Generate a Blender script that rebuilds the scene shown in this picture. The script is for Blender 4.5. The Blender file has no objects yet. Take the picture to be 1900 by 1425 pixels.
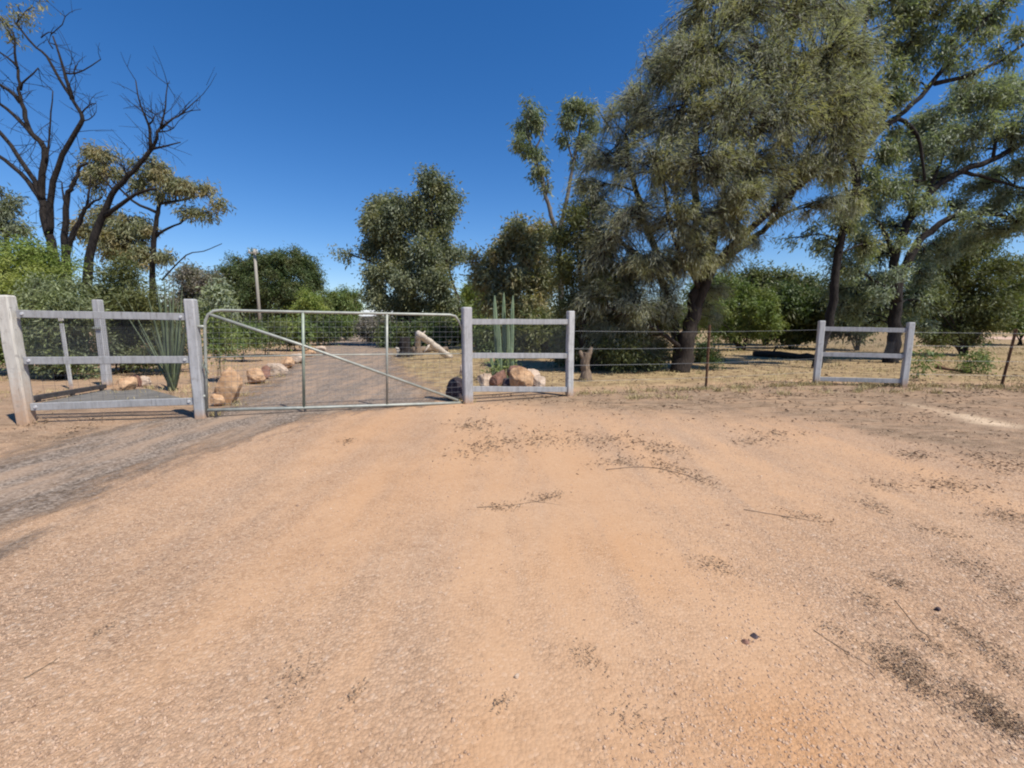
import bpy, bmesh, math, random
import numpy as np
from mathutils import Vector, noise

random.seed(7)
RNG = np.random.default_rng(11)
S = bpy.context.scene
COL = S.collection

# ------------------------------------------------------------------ camera
F = 830.0                     # focal length in pixels of the 1900 px wide photograph
CX, CY = 950.0, 712.5
H = 1.45                      # eye height
PITCH = math.atan(112.5 / F)
cam_data = bpy.data.cameras.new("camera")
cam_data.sensor_width = 36.0
cam_data.lens = F / 1900.0 * 36.0
cam_data.clip_start = 0.05
cam_data.clip_end = 3000.0
cam = bpy.data.objects.new("camera", cam_data)
COL.objects.link(cam)
cam.location = (0, 0, H)
cam.rotation_euler = (math.pi / 2 - PITCH, 0, 0)
S.camera = cam

# ------------------------------------------------------------------ sky, sun, exposure
SUN_EL, SUN_AZ = math.radians(58), math.radians(128)    # azimuth clockwise from +Y (view direction)
world = bpy.data.worlds.new("World")
S.world = world
world.use_nodes = True
wn = world.node_tree
bg = wn.nodes["Background"]
sky = wn.nodes.new("ShaderNodeTexSky")
sky.sky_type = 'NISHITA'
sky.sun_disc = False
sky.sun_elevation = SUN_EL
sky.sun_rotation = SUN_AZ
sky.altitude = 300
sky.air_density = 1.0
sky.dust_density = 0.15
sky.ozone_density = 3.0
hsv = wn.nodes.new("ShaderNodeHueSaturation")
hsv.inputs["Saturation"].default_value = 1.32
hsv.inputs["Value"].default_value = 1.08
wn.links.new(sky.outputs[0], hsv.inputs["Color"])
tintn = wn.nodes.new("ShaderNodeMix")
tintn.data_type = 'RGBA'; tintn.blend_type = 'MULTIPLY'; tintn.inputs[0].default_value = 1.0
tintn.inputs[7].default_value = (0.98, 1.0, 1.16, 1)
wn.links.new(hsv.outputs[0], tintn.inputs[6])
wn.links.new(tintn.outputs[2], bg.inputs[0])
bg.inputs[1].default_value = 0.08
sun_data = bpy.data.lights.new("sun", 'SUN')
sun_data.energy = 4.6
sun_data.angle = math.radians(0.5)
sun_data.color = (1.0, 0.95, 0.87)
sun = bpy.data.objects.new("sun", sun_data)
COL.objects.link(sun)
sd = Vector((math.sin(SUN_AZ) * math.cos(SUN_EL), math.cos(SUN_AZ) * math.cos(SUN_EL), math.sin(SUN_EL)))
sun.rotation_euler = sd.to_track_quat('Z', 'Y').to_euler()
sun.location = sd * 50
S.view_settings.view_transform = 'Standard'
S.view_settings.look = 'None'
S.view_settings.gamma = 1
S.view_settings.exposure = 0.45
S.cycles.filter_width = 2.1          # the photograph is soft
S.cycles.max_bounces = 6
S.cycles.transparent_max_bounces = 8

# ------------------------------------------------------------------ pixel -> world
cp, sp = math.cos(PITCH), math.sin(PITCH)
def ray(px, py):
    u, v = px - CX, CY - py
    return np.array([u, F * cp + v * sp, -F * sp + v * cp])
def P(px, py, Y):                    # the point of that pixel's ray at distance Y
    d = ray(px, py)
    return np.array([0, 0, H]) + d * (Y / d[1])
def G(px, py, z=0.0):                # the point of that pixel's ray on the ground
    d = ray(px, py)
    return np.array([0, 0, H]) + d * ((z - H) / d[2])
def M(px, Y):                        # metres for px photo pixels at distance Y
    return px * Y / F

def gz(x, y):
    f = min(1.0, max(0.0, 1.0 - (abs(x) + abs(y)) / 60.0))
    return f * 0.014 * (noise.noise((x * 0.55, y * 0.55, 0.3)) + 0.6 * noise.noise((x * 1.3, y * 1.3, 4.0)))

# ------------------------------------------------------------------ node helpers
def new_mat(name):
    m = bpy.data.materials.new(name)
    m.use_nodes = True
    nt = m.node_tree
    b = nt.nodes["Principled BSDF"]
    b.inputs["Roughness"].default_value = 0.85
    b.inputs["Specular IOR Level"].default_value = 0.25
    return m, nt, b
def N(nt, t, **kw):
    n = nt.nodes.new(t)
    for k, v in kw.items():
        setattr(n, k, v)
    return n
def mixc(nt, fac, a, b, mode='MIX'):
    n = N(nt, "ShaderNodeMix", data_type='RGBA', blend_type=mode)
    for sock, v in ((n.inputs[0], fac), (n.inputs[6], a), (n.inputs[7], b)):
        if isinstance(v, (int, float)):
            sock.default_value = v
        elif isinstance(v, tuple):
            sock.default_value = (*v, 1) if len(v) == 3 else v
        else:
            nt.links.new(v, sock)
    return n.outputs[2]
def math_n(nt, op, a, b=None, clamp=False):
    n = N(nt, "ShaderNodeMath", operation=op, use_clamp=clamp)
    for sock, v in ((n.inputs[0], a), (n.inputs[1], b)):
        if v is None: continue
        if isinstance(v, (int, float)): sock.default_value = v
        else: nt.links.new(v, sock)
    return n.outputs[0]
def ramp(nt, fac, stops):
    n = N(nt, "ShaderNodeValToRGB")
    e = n.color_ramp.elements
    while len(e) < len(stops): e.new(0.5)
    for el, (p, c) in zip(e, stops):
        el.position = p
        el.color = (*c, 1) if isinstance(c, tuple) else (c, c, c, 1)
    nt.links.new(fac, n.inputs[0])
    return n.outputs[0]
def noise_n(nt, vec, scale, detail=4, rough=0.55):
    n = N(nt, "ShaderNodeTexNoise")
    n.inputs["Scale"].default_value = scale
    n.inputs["Detail"].default_value = detail
    n.inputs["Roughness"].default_value = rough
    nt.links.new(vec, n.inputs["Vector"])
    return n.outputs[0]
def pos_n(nt):
    return N(nt, "ShaderNodeNewGeometry").outputs["Position"]
def attr_n(nt, name):
    return N(nt, "ShaderNodeAttribute", attribute_name=name).outputs["Fac"]
def scale_vec(nt, vec, s):
    n = N(nt, "ShaderNodeMapping")
    n.inputs["Scale"].default_value = s
    nt.links.new(vec, n.inputs["Vector"])
    return n.outputs[0]
def bump(nt, b, height, strength, dist):
    n = N(nt, "ShaderNodeBump")
    n.inputs["Strength"].default_value = strength
    n.inputs["Distance"].default_value = dist
    nt.links.new(height, n.inputs["Height"])
    nt.links.new(n.outputs[0], b.inputs["Normal"])

# ------------------------------------------------------------------ materials
def stone_speckle(nt, pos, scale, c_lo, c_hi):
    v = N(nt, "ShaderNodeTexVoronoi")
    v.inputs["Scale"].default_value = scale
    nt.links.new(pos, v.inputs["Vector"])
    return v.outputs["Color"], v.outputs["Distance"]

def mat_ground():
    m, nt, b = new_mat("gravelly_earth")
    pos = pos_n(nt)
    n_big = noise_n(nt, pos, 0.55, 5, 0.6)
    n_mid = noise_n(nt, pos, 3.2, 6, 0.65)
    n_fine = noise_n(nt, pos, 95, 3, 0.7)
    n_str = noise_n(nt, scale_vec(nt, pos, (1.9, 0.30, 1)), 1.0, 5, 0.6)
    base = ramp(nt, n_big, [(0.28, (0.42, 0.250, 0.140)), (0.5, (0.46, 0.285, 0.165)), (0.72, (0.47, 0.308, 0.19))])
    base = mixc(nt, ramp(nt, n_mid, [(0.35, 0.0), (0.7, 0.55)]), base, (0.40, 0.262, 0.165))
    # stony zones, where small stones lie dense
    col, dist = stone_speckle(nt, pos, 62, 0, 0)
    sep = N(nt, "ShaderNodeSeparateColor"); nt.links.new(col, sep.inputs[0])
    stones = ramp(nt, sep.outputs[0], [(0.0, (0.20, 0.13, 0.09)), (0.3, (0.35, 0.230, 0.150)), (0.7, (0.46, 0.31, 0.205)), (0.93, (0.50, 0.365, 0.255)), (1.0, (0.58, 0.46, 0.36))])
    stony = math_n(nt, 'ADD', attr_n(nt, "stony"), math_n(nt, 'ADD', math_n(nt, 'MULTIPLY', math_n(nt, 'SUBTRACT', n_mid, 0.5), 0.9), math_n(nt, 'MULTIPLY', math_n(nt, 'SUBTRACT', n_str, 0.5), 1.7)), True)
    stonefac = math_n(nt, 'MULTIPLY', math_n(nt, 'ADD', math_n(nt, 'MULTIPLY', stony, 0.78), 0.20), ramp(nt, n_fine, [(0.36, 0.3), (0.55, 1.0)]), True)
    base = mixc(nt, ramp(nt, n_str, [(0.38, 0.55), (0.58, 0.0)]), base, (0.47, 0.285, 0.158))
    base = mixc(nt, ramp(nt, n_str, [(0.5, 0.0), (0.7, 0.42)]), base, (0.36, 0.26, 0.185))
    c = mixc(nt, stonefac, base, stones)
    # orange dust patches
    org = math_n(nt, 'ADD', attr_n(nt, "rust"), math_n(nt, 'MULTIPLY', math_n(nt, 'SUBTRACT', n_mid, 0.55), 1.2), True)
    c = mixc(nt, math_n(nt, 'MULTIPLY', org, 0.5), c, (0.46, 0.225, 0.085))
    # litter zone: grey brown
    n_lit = noise_n(nt, scale_vec(nt, pos, (0.7, 1.7, 1)), 1.5, 9, 0.74)
    lit = math_n(nt, 'ADD', attr_n(nt, "litter"), math_n(nt, 'MULTIPLY', math_n(nt, 'SUBTRACT', n_lit, 0.52), 3.2), True)
    lc = ramp(nt, noise_n(nt, scale_vec(nt, pos, (0.8, 1.5, 1)), 4.5, 10, 0.82), [(0.36, (0.085, 0.058, 0.038)), (0.5, (0.205, 0.145, 0.095)), (0.64, (0.38, 0.28, 0.19))])
    c = mixc(nt, math_n(nt, 'MULTIPLY', math_n(nt, 'MULTIPLY', lit, attr_n(nt, "litter"), True), 0.9), c, lc)
    # dry grass ground beyond the fence
    gr = math_n(nt, 'ADD', attr_n(nt, "dry"), math_n(nt, 'MULTIPLY', math_n(nt, 'SUBTRACT', n_lit, 0.5), 1.3), True)
    gc = ramp(nt, n_mid, [(0.3, (0.13, 0.09, 0.05)), (0.5, (0.29, 0.205, 0.11)), (0.68, (0.43, 0.325, 0.175))])
    c = mixc(nt, math_n(nt, 'MULTIPLY', gr, attr_n(nt, "dry"), True), c, gc)
    # pale sandy streak
    c = mixc(nt, math_n(nt, 'MULTIPLY', attr_n(nt, "pale"), ramp(nt, n_lit, [(0.3, 0.3), (0.6, 1.0)]), True), c, (0.62, 0.47, 0.32))
    # dark specks of bark and droppings
    n_dark = noise_n(nt, pos, 17, 2, 0.5)
    c = mixc(nt, ramp(nt, n_dark, [(0.68, 0.0), (0.78, 0.4)]), c, (0.22, 0.15, 0.10))
    nt.links.new(c, b.inputs["Base Color"])
    b.inputs["Roughness"].default_value = 0.95
    b.inputs["Specular IOR Level"].default_value = 0.1
    h = math_n(nt, 'ADD', math_n(nt, 'MULTIPLY', math_n(nt, 'MULTIPLY', dist, stonefac), -1.1), math_n(nt, 'ADD', math_n(nt, 'MULTIPLY', n_fine, 0.30), math_n(nt, 'MULTIPLY', n_mid, 0.2)))
    bump(nt, b, h, 0.75, 0.018)
    return m

def mat_drive():
    m, nt, b = new_mat("grey_gravel")
    pos = pos_n(nt)
    n_mid = noise_n(nt, scale_vec(nt, pos, (2.2, 0.5, 1)), 1.3, 6, 0.62)
    n_fine = noise_n(nt, pos, 50, 3, 0.7)
    col, dist = stone_speckle(nt, pos, 48, 0, 0)
    sep = N(nt, "ShaderNodeSeparateColor"); nt.links.new(col, sep.inputs[0])
    st = ramp(nt, sep.outputs[0], [(0.0, (0.10, 0.076, 0.057)), (0.5, (0.20, 0.155, 0.119)), (1.0, (0.34, 0.275, 0.218))])
    c = mixc(nt, ramp(nt, n_mid, [(0.44, 0.0), (0.64, 0.75)]), st, (0.36, 0.25, 0.168))
    nt.links.new(c, b.inputs["Base Color"])
    b.inputs["Roughness"].default_value = 0.9
    b.inputs["Specular IOR Level"].default_value = 0.15
    bump(nt, b, math_n(nt, 'SUBTRACT', n_fine, dist), 0.55, 0.015)
    # thins out into the earth along its edges
    e = attr_n(nt, "edge")
    n_e = noise_n(nt, scale_vec(nt, pos, (1.5, 0.6, 1)), 2.2, 6, 0.7)
    a = math_n(nt, 'ADD', e, math_n(nt, 'MULTIPLY', math_n(nt, 'SUBTRACT', n_e, 0.5), 2.4))
    a = ramp(nt, a, [(0.12, 0.0), (0.8, 1.0)])
    tr = N(nt, "ShaderNodeBsdfTransparent")
    mx = N(nt, "ShaderNodeMixShader")
    nt.links.new(a, mx.inputs[0]); nt.links.new(tr.outputs[0], mx.inputs[1]); nt.links.new(b.outputs[0], mx.inputs[2])
    nt.links.new(mx.outputs[0], nt.nodes["Material Output"].inputs[0])
    return m

def mat_simple(name, c1, c2, scale, rough=0.85, bstr=0.3, bdist=0.01, stretch=None, metallic=0.0, detail=5):
    m, nt, b = new_mat(name)
    tc = N(nt, "ShaderNodeTexCoord").outputs["Object"]
    v = scale_vec(nt, tc, stretch) if stretch else tc
    n = noise_n(nt, v, scale, detail, 0.65)
    nt.links.new(ramp(nt, n, [(0.3, c1), (0.7, c2)]), b.inputs["Base Color"])
    b.inputs["Roughness"].default_value = rough
    b.inputs["Metallic"].default_value = metallic
    if bstr: bump(nt, b, n, bstr, bdist)
    return m

def mat_paint(name, base, worn, dust_h, dust=(0.42, 0.25, 0.14)):
    """weathered pale paint, red dust rubbed into the foot of the post"""
    m, nt, b = new_mat(name)
    pos = pos_n(nt)
    n = noise_n(nt, scale_vec(nt, pos, (9, 9, 1.4)), 2.2, 6, 0.7)
    n2 = noise_n(nt, pos, 14, 5, 0.7)
    c = mixc(nt, ramp(nt, n, [(0.42, 0.0), (0.68, 0.9)]), base, worn)
    c = mixc(nt, ramp(nt, n2, [(0.56, 0.0), (0.70, 0.7)]), c, (0.22, 0.20, 0.18))
    crack = noise_n(nt, scale_vec(nt, pos, (26, 26, 0.9)), 2.0, 4, 0.6)
    c = mixc(nt, ramp(nt, crack, [(0.30, 0.8), (0.37, 0.0)]), c, (0.09, 0.08, 0.07))
    sx = N(nt, "ShaderNodeSeparateXYZ"); nt.links.new(pos, sx.inputs[0])
    z = math_n(nt, 'ADD', sx.outputs[2], math_n(nt, 'MULTIPLY', math_n(nt, 'SUBTRACT', n2, 0.5), dust_h * 1.2))
    f = N(nt, "ShaderNodeMapRange"); f.inputs[1].default_value = 0.0; f.inputs[2].default_value = dust_h
    f.inputs[3].default_value = 0.85; f.inputs[4].default_value = 0.0
    nt.links.new(z, f.inputs[0])
    c = mixc(nt, f.outputs[0], c, dust)
    nt.links.new(c, b.inputs["Base Color"])
    b.inputs["Roughness"].default_value = 0.75
    bump(nt, b, n, 0.6, 0.008)
    return m

def mat_leaf(name, c1, c2, c3, trans=0.3, clump=0.9):
    """c1..c2 leaf by leaf, c3 whole sprays here and there"""
    m, nt, b = new_mat(name)
    pos = pos_n(nt)
    t = attr_n(nt, "tint")
    c = ramp(nt, t, [(0.0, c1), (1.0, c2)])
    n = noise_n(nt, pos, clump, 3, 0.6)
    c = mixc(nt, ramp(nt, n, [(0.45, 0.0), (0.68, 0.85)]), c, c3)
    nt.links.new(c, b.inputs["Base Color"])
    b.inputs["Roughness"].default_value = 0.55
    b.inputs["Specular IOR Level"].default_value = 0.35
    tl = N(nt, "ShaderNodeBsdfTranslucent")
    nt.links.new(mixc(nt, 1.0, c, (1.15, 1.25, 0.6), 'MULTIPLY'), tl.inputs[0])
    mx = N(nt, "ShaderNodeMixShader")
    mx.inputs[0].default_value = trans
    nt.links.new(b.outputs[0], mx.inputs[1]); nt.links.new(tl.outputs[0], mx.inputs[2])
    nt.links.new(mx.outputs[0], nt.nodes["Material Output"].inputs[0])
    return m

def mat_tint(name, stops, rough=0.9):
    m, nt, b = new_mat(name)
    nt.links.new(ramp(nt, attr_n(nt, "tint"), stops), b.inputs["Base Color"])
    b.inputs["Roughness"].default_value = rough
    b.inputs["Specular IOR Level"].default_value = 0.15
    return m

MAT = {
    'ground': mat_ground(), 'drive': mat_drive(),
    'white_post': mat_paint("weathered_white_paint", (0.56, 0.535, 0.475), (0.40, 0.37, 0.32), 0.8),
    'grey_post': mat_paint("weathered_grey_timber", (0.41, 0.41, 0.41), (0.26, 0.26, 0.255), 0.16),
    'pale_post': mat_paint("weathered_pale_timber", (0.50, 0.50, 0.48), (0.33, 0.33, 0.315), 0.22),
    'rail': mat_paint("weathered_grey_rail", (0.35, 0.352, 0.352), (0.225, 0.226, 0.225), 0.10),
    'gate': mat_simple("galvanised_tube", (0.25, 0.26, 0.225), (0.40, 0.41, 0.36), 9, 0.5, 0.1, 0.002, None, 0.25),
    'gate_green': mat_simple("faded_green_tube", (0.20, 0.24, 0.19), (0.31, 0.35, 0.28), 9, 0.5, 0.1, 0.002, None, 0.2),
    'mesh': mat_simple("galvanised_wire", (0.14, 0.15, 0.165), (0.26, 0.27, 0.285), 9, 0.5, 0, 0, None, 0.4),
    'mesh_dark': mat_simple("dull_wire", (0.05, 0.055, 0.065), (0.12, 0.125, 0.14), 9, 0.6, 0, 0, None, 0.3),
    'dark_steel': mat_simple("dark_steel", (0.04, 0.04, 0.045), (0.10, 0.09, 0.085), 12, 0.6, 0.2, 0.003, None, 0.3),
    'rust': mat_simple("rusty_steel", (0.085, 0.045, 0.025), (0.20, 0.11, 0.06), 14, 0.85, 0.2, 0.003),
    'bolt': mat_simple("bright_steel", (0.6, 0.6, 0.6), (0.75, 0.75, 0.75), 14, 0.4, 0, 0, None, 0.5),
    'dark_bark': mat_simple("black_bark", (0.006, 0.005, 0.005), (0.042, 0.034, 0.029), 7, 0.95, 0.8, 0.03, (3, 3, 0.8)),
    'brown_bark': mat_simple("brown_bark", (0.018, 0.014, 0.011), (0.062, 0.048, 0.038), 7, 0.95, 0.8, 0.03, (3, 3, 0.8)),
    'grey_bark': mat_simple("grey_bark", (0.08, 0.070, 0.060), (0.20, 0.175, 0.15), 6, 0.95, 0.7, 0.02, (3, 3, 0.8)),
    'dead_wood': mat_simple("bleached_wood", (0.36, 0.30, 0.235), (0.66, 0.58, 0.48), 5, 0.9, 0.6, 0.02, (3, 3, 3)),
    'stump': mat_simple("old_grey_wood", (0.10, 0.072, 0.05), (0.27, 0.20, 0.14), 6, 0.95, 0.8, 0.03, (3, 3, 0.8)),
    'orange_rock': mat_simple("orange_sandstone", (0.30, 0.165, 0.085), (0.56, 0.37, 0.22), 5, 0.9, 0.6, 0.03, None),
    'pale_rock': mat_simple("pale_sandstone", (0.30, 0.21, 0.145), (0.60, 0.48, 0.37), 5, 0.9, 0.6, 0.03, None),
    'red_rock': mat_simple("red_ironstone", (0.13, 0.065, 0.045), (0.30, 0.165, 0.12), 5, 0.9, 0.6, 0.03, None),
    'dark_rock': mat_simple("dark_ironstone", (0.028, 0.022, 0.026), (0.10, 0.075, 0.08), 5, 0.85, 0.6, 0.03, None),
    'pole': mat_simple("grey_pole_timber", (0.24, 0.22, 0.18), (0.36, 0.335, 0.285), 3, 0.9, 0.2, 0.02, (3, 3, 0.3)),
    'concrete': mat_simple("dusty_concrete", (0.105, 0.098, 0.086), (0.18, 0.165, 0.145), 4, 0.95, 0.3, 0.01),
    'iron': mat_simple("pale_roof_iron", (0.48, 0.49, 0.47), (0.62, 0.63, 0.60), 3, 0.6, 0.1, 0.01),
    'shed_wall': mat_simple("grey_weatherboard", (0.15, 0.14, 0.145), (0.22, 0.205, 0.21), 3, 0.9, 0.2, 0.02),
    'agave': mat_simple("agave_blade", (0.06, 0.085, 0.042), (0.17, 0.20, 0.115), 3, 0.55, 0.1, 0.01, (6, 6, 1)),
    'cactus': mat_simple("cactus_skin", (0.11, 0.16, 0.085), (0.24, 0.30, 0.18), 4, 0.6, 0.1, 0.01, (4, 4, 1)),
    'pebble': mat_tint("loose_stones", [(0.0, (0.16, 0.10, 0.07)), (0.2, (0.33, 0.22, 0.15)), (0.6, (0.46, 0.31, 0.205)), (0.95, (0.50, 0.355, 0.25)), (1.0, (0.66, 0.57, 0.47))]),
    'litter': mat_tint("dry_leaf_litter", [(0.0, (0.085, 0.055, 0.036)), (0.45, (0.20, 0.135, 0.085)), (0.8, (0.30, 0.22, 0.145)), (1.0, (0.44, 0.35, 0.25))]),
    'dry_grass': mat_tint("dry_grass_blades", [(0.0, (0.16, 0.14, 0.06)), (0.4, (0.34, 0.27, 0.12)), (1.0, (0.55, 0.46, 0.25))]),
    'road': mat_simple("pale_red_dirt", (0.44, 0.29, 0.20), (0.54, 0.38, 0.27), 0.5, 0.95, 0.2, 0.02),
}
LEAF = {
    'olive': mat_leaf("olive_needles", (0.150, 0.158, 0.108), (0.42, 0.42, 0.325), (0.38, 0.355, 0.16), 0.42),
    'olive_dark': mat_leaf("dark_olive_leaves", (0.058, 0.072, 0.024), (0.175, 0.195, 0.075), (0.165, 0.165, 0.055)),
    'silver': mat_leaf("silvery_leaves", (0.125, 0.155, 0.105), (0.37, 0.415, 0.31), (0.27, 0.30, 0.13), 0.36),
    'gum': mat_leaf("gum_leaves", (0.085, 0.118, 0.060), (0.265, 0.305, 0.185), (0.29, 0.28, 0.13), 0.36),
    'gum_grey': mat_leaf("grey_green_leaves", (0.085, 0.105, 0.062), (0.27, 0.295, 0.19), (0.25, 0.235, 0.095), 0.34),
    'autumn': mat_leaf("yellowing_gum_leaves", (0.125, 0.14, 0.075), (0.32, 0.325, 0.19), (0.33, 0.245, 0.11), 0.36, 1.6),
    'bright': mat_leaf("bright_green_leaves", (0.105, 0.155, 0.030), (0.28, 0.345, 0.085), (0.33, 0.345, 0.09), 0.36),
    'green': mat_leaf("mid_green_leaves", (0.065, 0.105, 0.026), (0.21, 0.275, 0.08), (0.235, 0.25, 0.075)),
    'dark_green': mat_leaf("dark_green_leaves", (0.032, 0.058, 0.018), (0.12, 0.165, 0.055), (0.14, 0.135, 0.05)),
    'greygreen': mat_leaf("grey_shrub_leaves", (0.10, 0.122, 0.058), (0.30, 0.335, 0.185), (0.24, 0.29, 0.08)),
    'mauve': mat_leaf("mauve_grey_twigs_and_leaves", (0.13, 0.115, 0.09), (0.29, 0.255, 0.215), (0.155, 0.18, 0.085)),
}

# ------------------------------------------------------------------ mesh building
class MB:
    """collects rings, beams and loose faces into ONE mesh"""
    def __init__(self):
        self.v, self.f, self.n = [], [], 0
    def add(self, verts, faces):
        verts = np.asarray(verts, float)
        self.v.append(verts)
        self.f.extend([tuple(int(i) + self.n for i in f) for f in faces])
        self.n += len(verts)
    def tube(self, pts, radii, n=8, cap=True, wob=0.0, start=0.0):
        pts = np.asarray(pts, float)
        k = len(pts)
        if np.isscalar(radii): radii = [radii] * k
        rings = []
        t0 = pts[1] - pts[0]
        ref = np.array([0, 0, 1.0]) if abs(t0[2]) < 0.9 * np.linalg.norm(t0) else np.array([1.0, 0, 0])
        for i in range(k):
            t = pts[min(i + 1, k - 1)] - pts[max(i - 1, 0)]
            t = t / (np.linalg.norm(t) + 1e-9)
            a = np.cross(t, ref); a /= np.linalg.norm(a) + 1e-9
            b = np.cross(t, a); ref = -np.cross(t, a) if False else ref
            ang = np.arange(n) / n * 2 * math.pi + start
            r = radii[i] * (1 + wob * RNG.uniform(-1, 1, n)) if wob else np.full(n, radii[i])
            rings.append(pts[i] + np.cos(ang)[:, None] * a * r[:, None] + np.sin(ang)[:, None] * b * r[:, None])
        v = np.concatenate(rings)
        f = [(i * n + j, i * n + (j + 1) % n, (i + 1) * n + (j + 1) % n, (i + 1) * n + j) for i in range(k - 1) for j in range(n)]
        if cap:
            f.append(tuple(range(n - 1, -1, -1)))
            f.append(tuple((k - 1) * n + j for j in range(n)))
        self.add(v, f)
    def beam(self, p0, p1, w, d, up=(0, 1, 0), ch=0.12, wob=0.0, segs=1, taper=1.0):
        """chamfered square timber from p0 to p1; w across, d along `up`"""
        p0, p1 = np.asarray(p0, float), np.asarray(p1, float)
        t = p1 - p0; t /= np.linalg.norm(t)
        u = np.asarray(up, float); u = u - t * u.dot(t); u /= np.linalg.norm(u)
        s = np.cross(u, t)
        c = ch
        prof = [(-1 + c, -1), (1 - c, -1), (1, -1 + c), (1, 1 - c), (1 - c, 1), (-1 + c, 1), (-1, 1 - c), (-1, -1 + c)]
        rings = []
        L = np.linalg.norm(p1 - p0)
        e = min(w, d) * 0.12
        stops = [(0, 0.86), (e / L, 1.0)] + [(i / segs, 1.0) for i in range(1, segs)] + [(1 - e / L, 1.0), (1, 0.86)]
        for a, k in stops:
            c0 = p0 + (p1 - p0) * a + (s * RNG.uniform(-wob, wob) + u * RNG.uniform(-wob, wob) if 0.01 < a < 0.99 else 0)
            kk = k * (1 + (taper - 1) * a)
            rings.append([c0 + s * x * w / 2 * kk + u * y * d / 2 * kk for x, y in prof])
        n = 8
        v = np.concatenate(rings)
        k = len(rings)
        f = [(i * n + j, i * n + (j + 1) % n, (i + 1) * n + (j + 1) % n, (i + 1) * n + j) for i in range(k - 1) for j in range(n)]
        f += [tuple(range(n - 1, -1, -1)), tuple((k - 1) * n + j for j in range(n))]
        self.add(v, f)
    def build(self, name, mat, parent=None, smooth=False, loc=None):
        me = bpy.data.meshes.new(name)
        v = np.concatenate(self.v)
        if loc is not None: v = v - np.asarray(loc)
        me.from_pydata(v.tolist(), [], self.f)
        me.update()
        if smooth: me.shade_smooth()
        return link(name, me, mat, parent, loc)

def link(name, me, mat, parent=None, loc=None):
    me.materials.append(mat)
    o = bpy.data.objects.new(name, me)
    COL.objects.link(o)
    if loc is not None: o.location = [float(q) for q in loc]
    if parent is not None: o.parent = parent
    return o
def tag(o, label=None, cat=None, group=None, kind=None):
    if label: o["label"] = label
    if cat: o["category"] = cat
    if group: o["group"] = group
    if kind: o["kind"] = kind
    return o
def thing(name, label, cat, loc, group=None):
    o = bpy.data.objects.new(name, None)
    o.empty_display_size = 0.2
    COL.objects.link(o)
    o.location = [float(q) for q in loc]
    return tag(o, label, cat, group)

def quad_mesh(name, V, tint=None):
    """V: (n,4,3) loose quads, built fast"""
    n = len(V)
    me = bpy.data.meshes.new(name)
    me.vertices.add(n * 4)
    me.vertices.foreach_set("co", np.ascontiguousarray(V, dtype=np.float32).ravel())
    me.loops.add(n * 4)
    me.loops.foreach_set("vertex_index", np.arange(n * 4, dtype=np.int32))
    me.polygons.add(n)
    me.polygons.foreach_set("loop_start", np.arange(0, n * 4, 4, dtype=np.int32))
    if tint is not None:
        a = me.attributes.new("tint", 'FLOAT', 'FACE')
        a.data.foreach_set("value", np.ascontiguousarray(tint, dtype=np.float32))
    me.update(calc_edges=True)
    return me
def poly_mesh(name, V, Fq, tint=None):
    """V (n,3), Fq (m,k) one face size"""
    m, k = Fq.shape
    me = bpy.data.meshes.new(name)
    me.vertices.add(len(V)); me.vertices.foreach_set("co", np.ascontiguousarray(V, dtype=np.float32).ravel())
    me.loops.add(m * k); me.loops.foreach_set("vertex_index", np.ascontiguousarray(Fq, dtype=np.int32).ravel())
    me.polygons.add(m); me.polygons.foreach_set("loop_start", np.arange(0, m * k, k, dtype=np.int32))
    if tint is not None:
        a = me.attributes.new("tint", 'FLOAT', 'FACE')
        a.data.foreach_set("value", np.ascontiguousarray(tint, dtype=np.float32))
    me.update(calc_edges=True)
    return me

def unit(a):
    return a / (np.linalg.norm(a, axis=-1, keepdims=True) + 1e-9)
def leaves_quads(pos, dirs, L, W):
    n = len(pos)
    side = unit(np.cross(dirs, RNG.normal(size=(n, 3))))
    L = L[:, None]; W = W[:, None]
    mid = pos + dirs * L * 0.45
    return np.stack([pos, mid + side * W / 2, pos + dirs * L, mid - side * W / 2], axis=1)

# ------------------------------------------------------------------ ground
def smooth(a, b, x):
    t = np.clip((x - a) / (b - a), 0, 1)
    return t * t * (3 - 2 * t)
FENCE = np.array([[-30, 4.0], [-7.0, 6.5], [-4.87, 6.9], [-0.8, 8.13], [1.2, 8.9], [7.2, 10.4], [9.1, 10.2], [11, 10.0], [40, 9.0]])
def fence_y(x):
    return np.interp(x, FENCE[:, 0], FENCE[:, 1])

def axis(lo, hi, a, b, d, g):
    mid = list(np.arange(a, b + 1e-6, d))
    up, s = [], d
    while (up[-1] if up else mid[-1]) < hi:
        s *= g; up.append((up[-1] if up else mid[-1]) + s)
    dn, s = [], d
    while (dn[-1] if dn else mid[0]) > lo:
        s *= g; dn.append((dn[-1] if dn else mid[0]) - s)
    return np.array(dn[::-1] + mid + up)

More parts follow.
